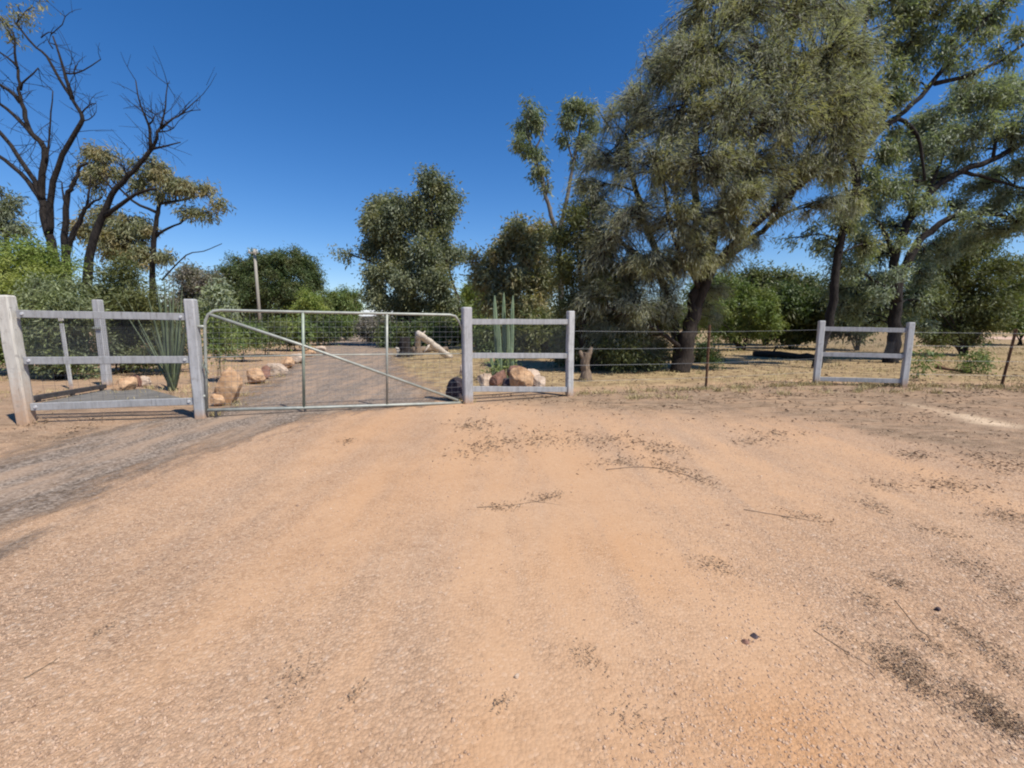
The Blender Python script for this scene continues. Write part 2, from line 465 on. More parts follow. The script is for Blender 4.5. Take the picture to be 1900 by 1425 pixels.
def make_ground():
    xs, ys = axis(-700, 700, -11, 14, 0.13, 1.13), axis(-40, 1400, 0.4, 14, 0.13, 1.13)
    X, Y = np.meshgrid(xs, ys)
    Z = np.array([gz(x, y) for x, y in zip(X.ravel(), Y.ravel())])
    V = np.stack([X.ravel(), Y.ravel(), Z], 1)
    nx, ny = len(xs), len(ys)
    i = np.arange(ny - 1)[:, None] * nx + np.arange(nx - 1)[None, :]
    Fq = np.stack([i, i + 1, i + 1 + nx, i + nx], -1).reshape(-1, 4)
    me = poly_mesh("ground", V, Fq)
    x, y = X.ravel(), Y.ravel()
    fy = fence_y(x)
    yb = np.interp(x, [-30, -2.0, -1.0, 0, 2, 4.4, 5.0, 6.5, 9, 30], [99, 99, 8.6, 7.6, 6.7, 6.3, 4.6, 3.0, 2.0, 0])
    litter = smooth(-0.9, 1.3, y - yb) * 0.95
    left = smooth(-4.0, -5.2, x) * smooth(3.6, 5.4, y)
    litter = np.maximum(litter, 0.8 * left)
    dry = smooth(0.0, 1.6, y - fy) * smooth(-1.8, -0.6, x + 0.40 * (y - 8)) * 1.0
    dry = np.maximum(dry, smooth(1.5, 5, y - fy) * smooth(-4.0, -8.0, x + 0.30 * (y - 8)) * 0.35)
    dry = np.maximum(dry, smooth(16, 40, y) * 0.7)
    litter = litter * (1 - 0.8 * dry)
    stony = 0.30 + 0.45 * smooth(-0.6, -2.6, x) * smooth(3.4, 1.2, y) + 0.5 * smooth(0.9, 2.2, x) * smooth(3.6, 1.2, y) \
        + 0.25 * smooth(-1.5, -3.0, x) - 0.30 * np.exp(-((x - 0.4) ** 2 / 1.6 + (y - 3.6) ** 2 / 6))
    rust = 0.55 * np.exp(-((x - 0.55) ** 2 / 0.25 + (y - 2.65) ** 2 / 0.25)) + 0.8 * np.exp(-((x - 0.95) ** 2 / 0.12 + (y - 1.35) ** 2 / 0.12)) \
        + 0.35 * np.exp(-((x + 0.2) ** 2 / 0.8 + (y - 1.3) ** 2 / 0.1)) + 0.3 * np.exp(-((x + 1.2) ** 2 / 0.5 + (y - 3.6) ** 2 / 3)) + 0.3 * np.exp(-((x - 0.3) ** 2 / 1.5 + (y - 5.0) ** 2 / 2)) \
        + 0.45 * np.exp(-((x + 2.0) ** 2 / 0.8 + (y - 6.2) ** 2 / 2.5))
    a, b = G(1680, 748)[:2], G(1850, 786)[:2]
    t = np.clip(((x - a[0]) * (b[0] - a[0]) + (y - a[1]) * (b[1] - a[1])) / ((b - a) @ (b - a)), 0, 1)
    dd = np.hypot(x - a[0] - t * (b[0] - a[0]), y - a[1] - t * (b[1] - a[1]))
    pale = np.exp(-(dd / (0.10 + 0.18 * t)) ** 2) * (0.35 + 0.65 * t)
    for nm, arr in (("litter", litter), ("dry", dry), ("stony", stony), ("rust", rust), ("pale", pale)):
        at = me.attributes.new(nm, 'FLOAT', 'POINT')
        at.data.foreach_set("value", np.ascontiguousarray(arr, dtype=np.float32))
    me.shade_smooth()
    tag(link("ground", me, MAT['ground']), kind='structure')
make_ground()

def strip(name, rows, mat, lift, ncol=20, edge_m=0.8, step=0.35):
    rows = np.array(rows, float)
    ys = []
    y = rows[0, 0]
    while y < rows[-1, 0]:
        ys.append(y); y += step * max(1.0, y / 14.0)
    ys.append(rows[-1, 0]); ys = np.array(ys)
    xl, xr = np.interp(ys, rows[:, 0], rows[:, 1]), np.interp(ys, rows[:, 0], rows[:, 2])
    t = np.linspace(0, 1, ncol)
    X = xl[:, None] * (1 - t) + xr[:, None] * t
    Y = np.repeat(ys[:, None], ncol, 1)
    Z = np.array([gz(a, b) for a, b in zip(X.ravel(), Y.ravel())]) + lift
    V = np.stack([X.ravel(), Y.ravel(), Z], 1)
    i = np.arange(len(ys) - 1)[:, None] * ncol + np.arange(ncol - 1)[None, :]
    Fq = np.stack([i, i + 1, i + 1 + ncol, i + ncol], -1).reshape(-1, 4)
    me = poly_mesh(name, V, Fq)
    ed = np.minimum(X - xl[:, None], xr[:, None] - X) / edge_m
    at = me.attributes.new("edge", 'FLOAT', 'POINT')
    at.data.foreach_set("value", np.ascontiguousarray(np.clip(ed, 0, 1).ravel(), dtype=np.float32))
    me.shade_smooth()
    return tag(link(name, me, mat), kind='structure')
DRIVE = [(-6, -5.6, -3.3), (0, -5.5, -3.1), (2.5, -5.6, -3.1), (4.2, -5.9, -3.2), (5.2, -6.1, -3.0), (6.2, -6.0, -2.75), (7.0, -5.7, -2.5), (7.6, -5.6, -1.6), (8.2, -5.5, -0.8),
         (10, -6.1, -1.5), (13.4, -7.4, -2.9), (24, -10.9, -5.9), (36, -15, -9.2), (52, -20, -13.5), (80, -30, -22)]
strip("driveway", DRIVE, MAT['drive'], 0.008, 26, 1.15)
def dirt_road():
    mb = MB()
    pts = [((44, 40), (46, 48)), ((56, 40), (60, 50)), ((90, 44), (92, 56)), ((160, 60), (160, 78))]
    v, f = [], []
    for a, b in pts: v += [(*a, 0.02), (*b, 0.02)]
    for k in range(len(pts) - 1): f.append((2 * k, 2 * k + 2, 2 * k + 3, 2 * k + 1))
    mb.add(v, f)
    tag(mb.build("dirt_road", MAT['road']), kind='structure')
dirt_road()

# ------------------------------------------------------------------ fence panels
YUP = np.array([0, 0, 1.0])
def wire_grid(mb, a, b, z0, z1, sx, sz, r, off=0.0):
    """a, b: ground ends of the panel; wires in the upright plane between them"""
    a, b = np.asarray(a, float), np.asarray(b, float)
    L = np.linalg.norm((b - a)[:2]); t = (b - a) / L
    nrm = np.cross(t, YUP) * off
    for k in range(int(L / sx) + 1):
        p = a + t * (k * sx + 0.01) + nrm
        mb.tube([p + YUP * z0, p + YUP * z1], r, 3, False)
    for k in range(int((z1 - z0) / sz) + 1):
        z = z0 + k * sz
        mb.tube([a + nrm + YUP * z, b + nrm + YUP * z], r, 3, False)

def rail_fence(label, A, B, hA, hB, wA, wB, zs, rail_h, post_mats, bolts=False, mesh_cell=0.05, cat="rail fence", leanA=(0, 0), leanB=(0, 0), lower=True, wire_r=0.0017):
    """two square posts, three rails between them, wire netting behind the rails"""
    A, B = np.array([*A[:2], 0.0]), np.array([*B[:2], 0.0])
    root = thing("rail_fence", label, cat, (A + B) / 2, "timber rail panels along the fence line")
    o = np.array(root.location)
    t = unit(B - A); nrm = np.cross(YUP, t)           # pointing away from the camera side
    if nrm[1] < 0: nrm = -nrm
    for Q, h, w, m, ln in ((A, hA, wA, post_mats[0], leanA), (B, hB, wB, post_mats[1], leanB)):
        mb = MB()
        top = Q + np.array([ln[0], ln[1], h])
        mb.beam(Q - YUP * 0.25, top, w, w, up=nrm, ch=0.22, wob=0.004, segs=6)
        mb.build("post", MAT[m], root, loc=o).location = (0, 0, 0)
    for z in zs:
        mb = MB()
        a, b = A + t * (wA * 0.48) + YUP * z[0], B - t * (wB * 0.48) + YUP * z[1]
        mb.beam(a - nrm * 0.01, b - nrm * 0.01, rail_h, 0.045, up=nrm, ch=0.10, wob=0.003, segs=5)
        r = mb.build("rail", MAT['rail'], root, loc=o); r.location = (0, 0, 0)
        if bolts:
            for e in (a + t * 0.07, b - t * 0.07):
                bb = MB()
                bb.tube([e - nrm * 0.030, e - nrm * 0.045], [0.024, 0.019], 10)
                bb.build("bolt", MAT['bolt'], r, loc=o).location = (0, 0, 0)
    a, b = A + t * wA * 0.5, B - t * wB * 0.5
    mb = MB()
    wire_grid(mb, a, b, zs[1][0], zs[0][0], mesh_cell * 0.5, mesh_cell * 0.5, wire_r, -0.02)
    if lower: wire_grid(mb, a, b, zs[2][0], zs[1][0], mesh_cell * 3, mesh_cell * 3, 0.0015, -0.02)
    mb.build("wire_netting", MAT['mesh_dark'], root, loc=o).location = (0, 0, 0)
    return root

pA, pB = G(52, 786), G(374, 776)
pC, pD = G(868, 748), G(1056, 735)
pE, pF = G(1514, 713), G(1676, 718)
def hz(px, py, Q):            # height of that pixel above the ground point Q
    return P(px, py, Q[1])[2]
rail_fence("wide bolted rail panel between the dusty white post and the gate", pA, pB, hz(14, 548, pA), hz(356, 555, pB), 0.165, 0.14,
           [(hz(30, 582, pA), hz(350, 588, pB)), (hz(42, 669, pA), hz(362, 667, pB)), (hz(56, 755, pA), hz(370, 744, pB))], 0.105, ('white_post', 'grey_post'), True, 0.05,
           leanA=(-0.06, 0), leanB=(0.0, 0))
rail_fence("grey rail panel right of the gate with rocks heaped behind it", pC, pD, hz(870, 570, pC), hz(1061, 577, pD), 0.165, 0.13,
           [(hz(870, 597, pC), hz(1060, 597, pD)), (hz(870, 660, pC), hz(1060, 660, pD)), (hz(870, 722, pC), hz(1060, 722, pD))], 0.10, ('grey_post', 'pale_post'), wire_r=0.0011)
rail_fence("short pale rail panel standing alone in the wire fence before the black trunks", pE, pF, hz(1527, 595, pE), hz(1691, 598, pF), 0.125, 0.125,
           [(hz(1525, 610, pE), hz(1690, 613, pF)), (hz(1521, 657, pE), hz(1683, 661, pF)), (hz(1516, 703, pE), hz(1677, 707, pF))], 0.10, ('pale_post', 'pale_post'))

# back post, white picket and ground rail behind the left panel
pBk = np.array([*P(200, 716, 10.3)[:2], 0])
def back_post():
    root = thing("fence_post", "slim grey timber post standing behind the wide bolted panel", "post", pBk)
    mb = MB()
    mb.beam(pBk - YUP * 0.2, np.array([pBk[0], pBk[1], hz(183, 556, pBk)]), 0.15, 0.15, ch=0.2, wob=0.004, segs=6)
    mb.build("post_shaft", MAT['grey_post'], root, loc=pBk).location = (0, 0, 0)
    mb = MB(); mb.beam(pBk + YUP * 1.35 - np.array([0.09, 0.10, 0]), pBk + YUP * 1.35 + np.array([0.09, -0.10, 0]), 0.05, 0.02, up=(0, 1, 0))
    mb.build("steel_strap", MAT['gate'], root, loc=pBk).location = (0, 0, 0)
back_post()
def picket():
    q = np.array([*G(133, 722)[:2], 0])
    root = thing("picket", "thin white marker picket standing behind the wide bolted panel", "picket", q)
    mb = MB(); mb.beam(q - YUP * 0.2, np.array([q[0] - 0.03, q[1], hz(121, 600, q)]), 0.075, 0.03, ch=0.2, wob=0.004, segs=5)
    mb.build("picket_shaft", MAT['pale_post'], root, loc=q).location = (0, 0, 0)
    mb = MB(); mb.beam(q + np.array([-0.03, 0, 1.50]), q + np.array([-0.035, 0, 1.56]), 0.083, 0.036, ch=0.1)
    mb.build("picket_cap", MAT['white_post'], root, loc=q).location = (0, 0, 0)
picket()
def ground_rail():
    a, b = G(62, 748), G(196, 724)
    root = thing("ground_rail", "dark steel rail on low feet running back from the dusty white post", "rail", (a + b) / 2)
    o = np.array(root.location)
    mb = MB(); mb.beam(a + YUP * 0.09, b + YUP * 0.09, 0.07, 0.09, up=YUP, ch=0.15)
    mb.build("rail_bar", MAT['dark_steel'], root, loc=o).location = (0, 0, 0)
    for k in (0.06, 0.5, 0.94):
        q = a + (b - a) * k
        mb = MB(); mb.beam(q - YUP * 0.05, q + YUP * 0.06, 0.06, 0.06, ch=0.15)
        mb.build("foot", MAT['dark_steel'], root, loc=o).location = (0, 0, 0)
ground_rail()
def slab():
    c = [G(78, 752), G(205, 727), G(275, 726), G(352, 748)]
    mb = MB()
    v = [(*q[:2], -0.05) for q in c] + [(*q[:2], 0.055) for q in c]
    mb.add(v, [(4, 5, 6, 7), (0, 1, 5, 4), (1, 2, 6, 5), (2, 3, 7, 6), (3, 0, 4, 7)])
    tag(mb.build("concrete_slab", MAT['concrete']), "low dusty concrete slab on the ground behind the wide bolted panel", "slab")
slab()

# ------------------------------------------------------------------ the gate
def make_gate():
    hinge = pB + np.array([0.16, 0.03, 0]); shut = pC + np.array([-0.11, -0.02, 0])
    t = unit(shut - hinge)
    root = thing("farm_gate", "closed wide tubular farm gate with a diagonal brace across the gravel driveway", "gate", hinge)
    o = hinge
    def at(px, py):           # the pixel's point in the upright plane of the gate
        d = ray(px, py); c = np.array([0, 0, H]); n = np.cross(t, YUP)
        return c + d * (n.dot(hinge - c) / n.dot(d))
    def tube(name, pts, r, mat='gate', parent=root, n=10):
        mb = MB(); mb.tube(pts, r, n)
        ob = mb.build(name, MAT[mat], parent, True, loc=o); ob.location = (0, 0, 0)
        return ob
    R = 0.024
    top = [at(384, 765), at(382, 680), at(380, 610), at(381, 596), at(386, 584), at(396, 577), at(410, 576), at(562, 579), at(718, 582), at(835, 584), at(845, 587), at(854, 600), at(862, 625), at(863, 700), at(862, 748)]
    tube("outer_frame", top, R * 0.92)
    tube("bottom_rail", [at(385, 761), at(562, 757), at(718, 752), at(861, 747)], R * 1.1)
    tube("middle_rail", [at(383, 663), at(562, 659), at(862, 656)], R * 0.42)
    tube("brace", [at(388, 583), at(562, 641), at(850, 743)], R * 0.95)
    tube("upright", [at(562, 580), at(564, 757)], R * 0.95, 'gate_green')
    tube("upright", [at(718, 583), at(718, 752)], R * 0.85)
    for py in (606, 735):
        a = at(382, py)
        tube("hinge", [a, a + np.array([-0.13, -0.03, 0])], 0.024, 'gate')
    mb = MB()
    a, b = at(384, 763), at(861, 748)
    for k in range(16):
        f = k / 16.0
        mb.tube([at(383, 597 + 163 * f), at(861, 597 + 149 * f)], 0.0021, 3, False)
    for k in range(1, 42):
        x = 384 + (861 - 384) * k / 42.0
        mb.tube([at(x, 580), at(x, 763 - 15 * k / 42.0)], 0.0016, 3, False)
    mb.build("wire_infill", MAT['mesh'], root, loc=o).location = (0, 0, 0)
    # chain and latch at the left stile
    mb = MB()
    c = at(383, 676)
    for k in range(7):
        p = c + np.array([-0.03 * math.sin(k), -0.03, -0.035 * k + 0.05])
        ang = np.linspace(0, 2 * math.pi, 9)
        e1 = np.array([1, 0, 0]) if k % 2 else np.array([0, 1.0, 0])
        mb.tube([p + e1 * 0.014 * math.cos(q) + YUP * 0.024 * math.sin(q) for q in ang], 0.005, 5, False)
    mb.build("chain", MAT['gate_green'], root, True, loc=o).location = (0, 0, 0)
    for px, py in ((400, 762), (566, 760)):
        mb = MB(); q = at(px, py)
        mb.tube([q, np.array([q[0], q[1], -0.02])], 0.022, 8)
        mb.build("drop_bolt", MAT['dark_steel'], root, loc=o).location = (0, 0, 0)
make_gate()

# ------------------------------------------------------------------ wire fences
def star_post(mb, q, h, lean=0.0):
    for k in range(3):
        a = k * 2.094 + 0.4
        d = np.array([math.cos(a), math.sin(a), 0]) * 0.030
        top = q + np.array([lean, 0, h])
        w = np.array([-math.sin(a), math.cos(a), 0]) * 0.004
        v = [q - w - YUP * 0.2, q + d - w - YUP * 0.2, q + d + w - YUP * 0.2, q + w - YUP * 0.2, top - w, top + d - w, top + d + w, top + w]
        mb.add(v, [(0, 1, 5, 4), (1, 2, 6, 5), (2, 3, 7, 6), (4, 5, 6, 7)])
def wire_fence(label, a, b, posts, heights):
    a, b = np.array([*a[:2], 0.0]), np.array([*b[:2], 0.0])
    root = thing("wire_fence", label, "fence", (a + b) / 2, "wire fences along the property line")
    o = np.array(root.location)
    for q, h, ln in posts:
        mb = MB(); star_post(mb, np.array([*q[:2], 0.0]), h, ln)
        mb.build("steel_picket", MAT['rust'], root, loc=o).location = (0, 0, 0)
    for z in heights:
        mb = MB()
        n = 14
        pts = [a + (b - a) * (k / n) + YUP * (z - 0.03 * math.sin(math.pi * k / n)) for k in range(n + 1)]
        mb.tube(pts, 0.0024, 4, False)
        mb.build("wire", MAT['mesh'], root, loc=o).location = (0, 0, 0)
q1, q2 = G(1310, 722), G(1856, 719)
wire_fence("thin wire fence with one rusty picket under the big olive tree", pD, pE, [(q1, 1.42, 0.0)], (0.3, 0.62, 0.95, 1.3))
wire_fence("wire fence with a leaning rusty steel picket before the dirt road", pF, np.array([16.5, 9.8, 0]), [(q2, 1.33, 0.17)], (0.3, 0.62, 0.95, 1.25))

# ------------------------------------------------------------------ rocks, logs, stumps
def rock(px, py, w, h, label, mat, Y=None, name="rock", seed=0, group="rocks edging the gate and driveway", flat=0.8, up=0.0):
    q = G(px, py + h / 2) if Y is None else np.array([*P(px, py, Y)[:2], 0])
    Yq = q[1]
    rx, rz = M(w, Yq) / 2, M(h, Yq) / 2
    bm = bmesh.new()
    bmesh.ops.create_icosphere(bm, subdivisions=4, radius=1.0)
    rs = random.Random(seed * 17 + int(px))
    planes = [(Vector((rs.gauss(0, 1), rs.gauss(0, 1), rs.gauss(0, 0.8))).normalized(), rs.uniform(0.55, 0.85)) for _ in range(11)]
    for v in bm.verts:
        p = v.co.copy()
        for n_, d in planes:
            k = p.dot(n_)
            if k > d: p -= n_ * (k - d) * 0.92
        p *= 1 + 0.13 * noise.noise(p * 2.3 + Vector((seed * 3.1, px * 0.1, 0))) + 0.06 * noise.noise(p * 6 + Vector((seed, 0, 0))) + 0.035 * noise.noise(p * 15 + Vector((0, seed, 0)))
        v.co = Vector((p.x * rx * 1.25, p.y * rx * 1.0, p.z * rz * 1.25))
    me = bpy.data.meshes.new(name)
    bm.to_mesh(me); bm.free()
    o = link(name, me, MAT[mat])
    o.location = (q[0], q[1] + rx * 0.5, rz * 0.86 + up)
    o.rotation_euler = (0, 0, rs.uniform(0, 0.7))
    return tag(o, label, "rock", group)
rock(418, 719, 44, 66, "tall orange boulder standing at the driveway edge by the gate's hinge end", 'orange_rock', seed=1)
rock(402, 742, 22, 24, "small orange rock low against the foot of the tall orange boulder", 'orange_rock', seed=12)
rock(469, 699, 32, 28, "yellowish rock on the driveway edge, next beyond the tall orange boulder", 'orange_rock', seed=2)
rock(491, 692, 20, 24, "dark red rock wedged between the yellowish and the pale driveway rocks", 'red_rock', seed=3)
rock(509, 686, 34, 26, "pale pinkish rock on the driveway edge, beyond a dark red one", 'pale_rock', seed=4)
rock(531, 674, 26, 20, "orange rock on the driveway edge just before the whitish one", 'orange_rock', seed=5)
rock(549, 666, 26, 18, "whitish rock on the driveway edge beside the gate's green upright", 'pale_rock', seed=6)
rock(571, 655, 20, 13, "small orange rock on the driveway edge past the whitish one", 'orange_rock', seed=7)
rock(592, 647, 18, 11, "small pale rock on the driveway edge where the brace crosses the upright", 'pale_rock', seed=8)
rock(631, 628, 14, 9, "tiny pale rock, farthest along the left edge of the driveway", 'pale_rock', seed=9)
rock(226, 713, 36, 32, "large yellow rock on the ground behind the wide bolted panel", 'orange_rock', seed=10)
rock(247, 707, 18, 22, "red rock leaning between yellow and white rocks behind the bolted panel", 'red_rock', seed=11)
rock(265, 707, 24, 18, "whitish rock beside the large yellow one behind the bolted panel", 'pale_rock', seed=13)
HEAP = "rocks heaped behind the right rail panel"
rock(848, 722, 36, 40, "dark purplish rock at the foot of the gate's latch post", 'dark_rock', seed=14, group=HEAP)
rock(860, 688, 16, 22, "small pale pink rock just behind the gate's latch post", 'pale_rock', seed=15, group=HEAP)
rock(901, 706, 34, 28, "white rock at the left end of the heap behind the rail panel", 'pale_rock', seed=16, group=HEAP)
rock(924, 704, 34, 34, "mauve red rock in the middle of the heap behind the rail panel", 'red_rock', seed=17, group=HEAP)
rock(943, 712, 26, 20, "dark red rock squeezed left of the biggest tan heap rock", 'dark_rock', seed=18, group=HEAP)
rock(966, 704, 44, 42, "biggest tan rock of the heap behind the rail panel", 'orange_rock', seed=19, group=HEAP)
rock(957, 687, 36, 26, "dark red rock at the back of the heap, behind the big tan one", 'red_rock', Y=10.4, seed=20, group=HEAP, up=0.14)
rock(985, 694, 30, 24, "bright white rock perched right of the biggest tan heap rock", 'pale_rock', Y=9.9, seed=21, group=HEAP, up=0.14)
rock(1001, 711, 24, 28, "small cream rock at the right end of the heap behind the panel", 'pale_rock', seed=22, group=HEAP)

def log(label, p0, p1, r0, r1, mat, name="log", branches=(), sag=0.0):
    p0, p1 = np.asarray(p0, float), np.asarray(p1, float)
    root = thing(name, label, "log", (p0 + p1) / 2 * np.array([1, 1, 0]))
    o = np.array(root.location)
    mb = MB(); n = 9
    pts = [p0 + (p1 - p0) * k / n + RNG.normal(0, r0 * 0.16, 3) - YUP * sag * math.sin(math.pi * k / n) for k in range(n + 1)]
    mb.tube(pts, [r0 + (r1 - r0) * k / n for k in range(n + 1)], 12, True, 0.10)
    mb.build("log_trunk", MAT[mat], root, True, loc=o).location = (0, 0, 0)
    for (k, d, L, r) in branches:
        q = p0 + (p1 - p0) * k
        mb = MB(); d = unit(np.array(d, float))
        mb.tube([q, q + d * L * 0.5 + RNG.normal(0, 0.03, 3), q + d * L], [r, r * 0.8, r * 0.4], 8, True, 0.08)
        mb.build("branch_stub", MAT[mat], root, True, loc=o).location = (0, 0, 0)
log("long bleached white log propped up at a slant beyond the gate", P(775, 618, 17.5), G(836, 664), 0.13, 0.15, 'dead_wood', branches=((0.35, (-0.3, -0.4, -0.6), 0.5, 0.06), (0.12, (0.4, 0, 0.6), 0.25, 0.04)))
log("dark fallen log lying in the dry grass left of the short pale panel", G(1400, 661) + YUP * .12, G(1510, 668) + YUP * .12, 0.15, 0.12, 'brown_bark', branches=((0.3, (0.2, -0.3, 0.6), 0.5, 0.05),))
log("curved brown fallen limb lying in dry grass right of the short pale panel", G(1738, 684) + YUP * .06, G(1800, 692) + YUP * .06, 0.07, 0.05, 'rust', sag=0.05, branches=((0.8, (0.5, 0.3, 0.4), 0.4, 0.03),))
log("weathered log lying flat behind the slanting bleached log", G(765, 656) + YUP * .14, G(830, 652) + YUP * .14, 0.16, 0.13, 'stump', branches=((0.6, (-0.3, 0.3, 0.7), 0.35, 0.05),))
def stump(label, px, py, w, h, mat, Y=None, fork=False):
    q = G(px, py)
    root = thing("tree_stump", label, "stump", q)
    r = M(w, q[1]) / 2; hh = M(h, q[1])
    mb = MB()
    n = 8
    mb.tube([q + np.array([0, 0, -0.1])] + [q + np.array([0.02 * math.sin(k), 0, hh * k / n]) for k in range(n + 1)], [r * 1.45] + [r * (1.3 - 0.45 * min(1, k / 3)) * (0.9 if k == n else 1) for k in range(n + 1)], 14, True, 0.10)
    mb.build("stump_trunk", MAT[mat], root, False, loc=q).location = (0, 0, 0)
    for k, (dx, dz) in enumerate(((0.5, 0.5), (-0.55, 0.35)) if fork else ((0.3, 0.25),)):
        mb = MB()
        p = q + YUP * hh * 0.75
        mb.tube([p, p + np.array([dx * r * 1.4, 0, dz * hh * 0.45]), p + np.array([dx * r * 2.2, 0.02, dz * hh * 0.9])], [r * 0.62, r * 0.5, r * 0.3], 9, True, 0.1)
        mb.build("broken_limb", MAT[mat], root, False, loc=q).location = (0, 0, 0)
stump("tall weathered tan stump beside the rail panel's pale right post", 1086, 706, 19, 52, 'stump', fork=True)
stump("short grey stump holding up the bleached slanting log", 776, 660, 13, 36, 'stump')
stump("dark squat stump left of the bleached slanting log", 752, 662, 24, 36, 'dark_bark')
stump("low pale forked stump at the edge of the driveway beyond the gate", 742, 660, 12, 14, 'dead_wood', fork=True)

# ------------------------------------------------------------------ trees
def catmull(pts, n):
    pts = np.asarray(pts, float)
    if len(pts) == 2: return pts[0] + (pts[1] - pts[0]) * np.linspace(0, 1, n)[:, None]
    p = np.vstack([2 * pts[0] - pts[1], pts, 2 * pts[-1] - pts[-2]])
    out = []
    segs = len(pts) - 1
    for q in np.linspace(0, segs - 1e-6, n):
        i = int(q); t = q - i
        a, b, c, d = p[i], p[i + 1], p[i + 2], p[i + 3]
        out.append(0.5 * (2 * b + (c - a) * t + (2 * a - 5 * b + 4 * c - d) * t * t + (3 * b - 3 * c + d - a) * t ** 3))
    return np.array(out)

def twig_tubes(mb_v, mb_f, base, A, Bm, E, r0, r1, K=4):
    """many thin three-sided twigs at once along quadratic curves"""
    n = len(A)
    t = np.linspace(0, 1, K)[None, :, None]
    C = (1 - t) ** 2 * A[:, None] + 2 * t * (1 - t) * Bm[:, None] + t ** 2 * E[:, None]
    d = unit(E - A)
    a = unit(np.cross(d, RNG.normal(size=(n, 3)))); b = np.cross(d, a)
    R = (r0[:, None] + (r1 - r0)[:, None] * np.linspace(0, 1, K)[None])[:, :, None]
    rings = []
    for j in range(3):
        ang = j * 2.0944
        rings.append(C + R * (math.cos(ang) * a + math.sin(ang) * b)[:, None])
    V = np.stack(rings, 2).reshape(-1, 3)          # n,K,3 -> flat
    idx = (np.arange(n) * K * 3)[:, None, None] + (np.arange(K - 1) * 3)[None, :, None] + np.arange(3)[None, None, :]
    nxt = (np.arange(n) * K * 3)[:, None, None] + (np.arange(K - 1) * 3)[None, :, None] + ((np.arange(3) + 1) % 3)[None, None, :]
    Fq = np.stack([idx, nxt, nxt + 3, idx + 3], -1).reshape(-1, 4) + base
    return V, Fq, C

STYLE = {   # leaf length, width, droop, leaves per twig, twigs per square metre of blob, spread
    'needle': dict(L=0.17, W=0.0150, droop=0.40, lpt=46, dens=38, spread=0.085, arch=0.20, clump=0.38, align=1.1),
    'gum': dict(L=0.15, W=0.034, droop=0.75, lpt=30, dens=30, spread=0.12, arch=0.05, clump=0.60, align=0.6),
    'silver': dict(L=0.13, W=0.030, droop=0.45, lpt=34, dens=34, spread=0.13, arch=0.05, clump=0.55, align=0.6),
    'shrub': dict(L=0.12, W=0.030, droop=0.15, lpt=40, dens=44, spread=0.13, arch=0.12, clump=0.50, align=0.6),
    'far': dict(L=0.24, W=0.080, droop=0.45, lpt=36, dens=12, spread=0.24, arch=0.05, clump=0.60, align=0.6),
    'sparse': dict(L=0.14, W=0.034, droop=0.6, lpt=20, dens=16, spread=0.11, arch=0.05, clump=0.50, align=0.6),
}

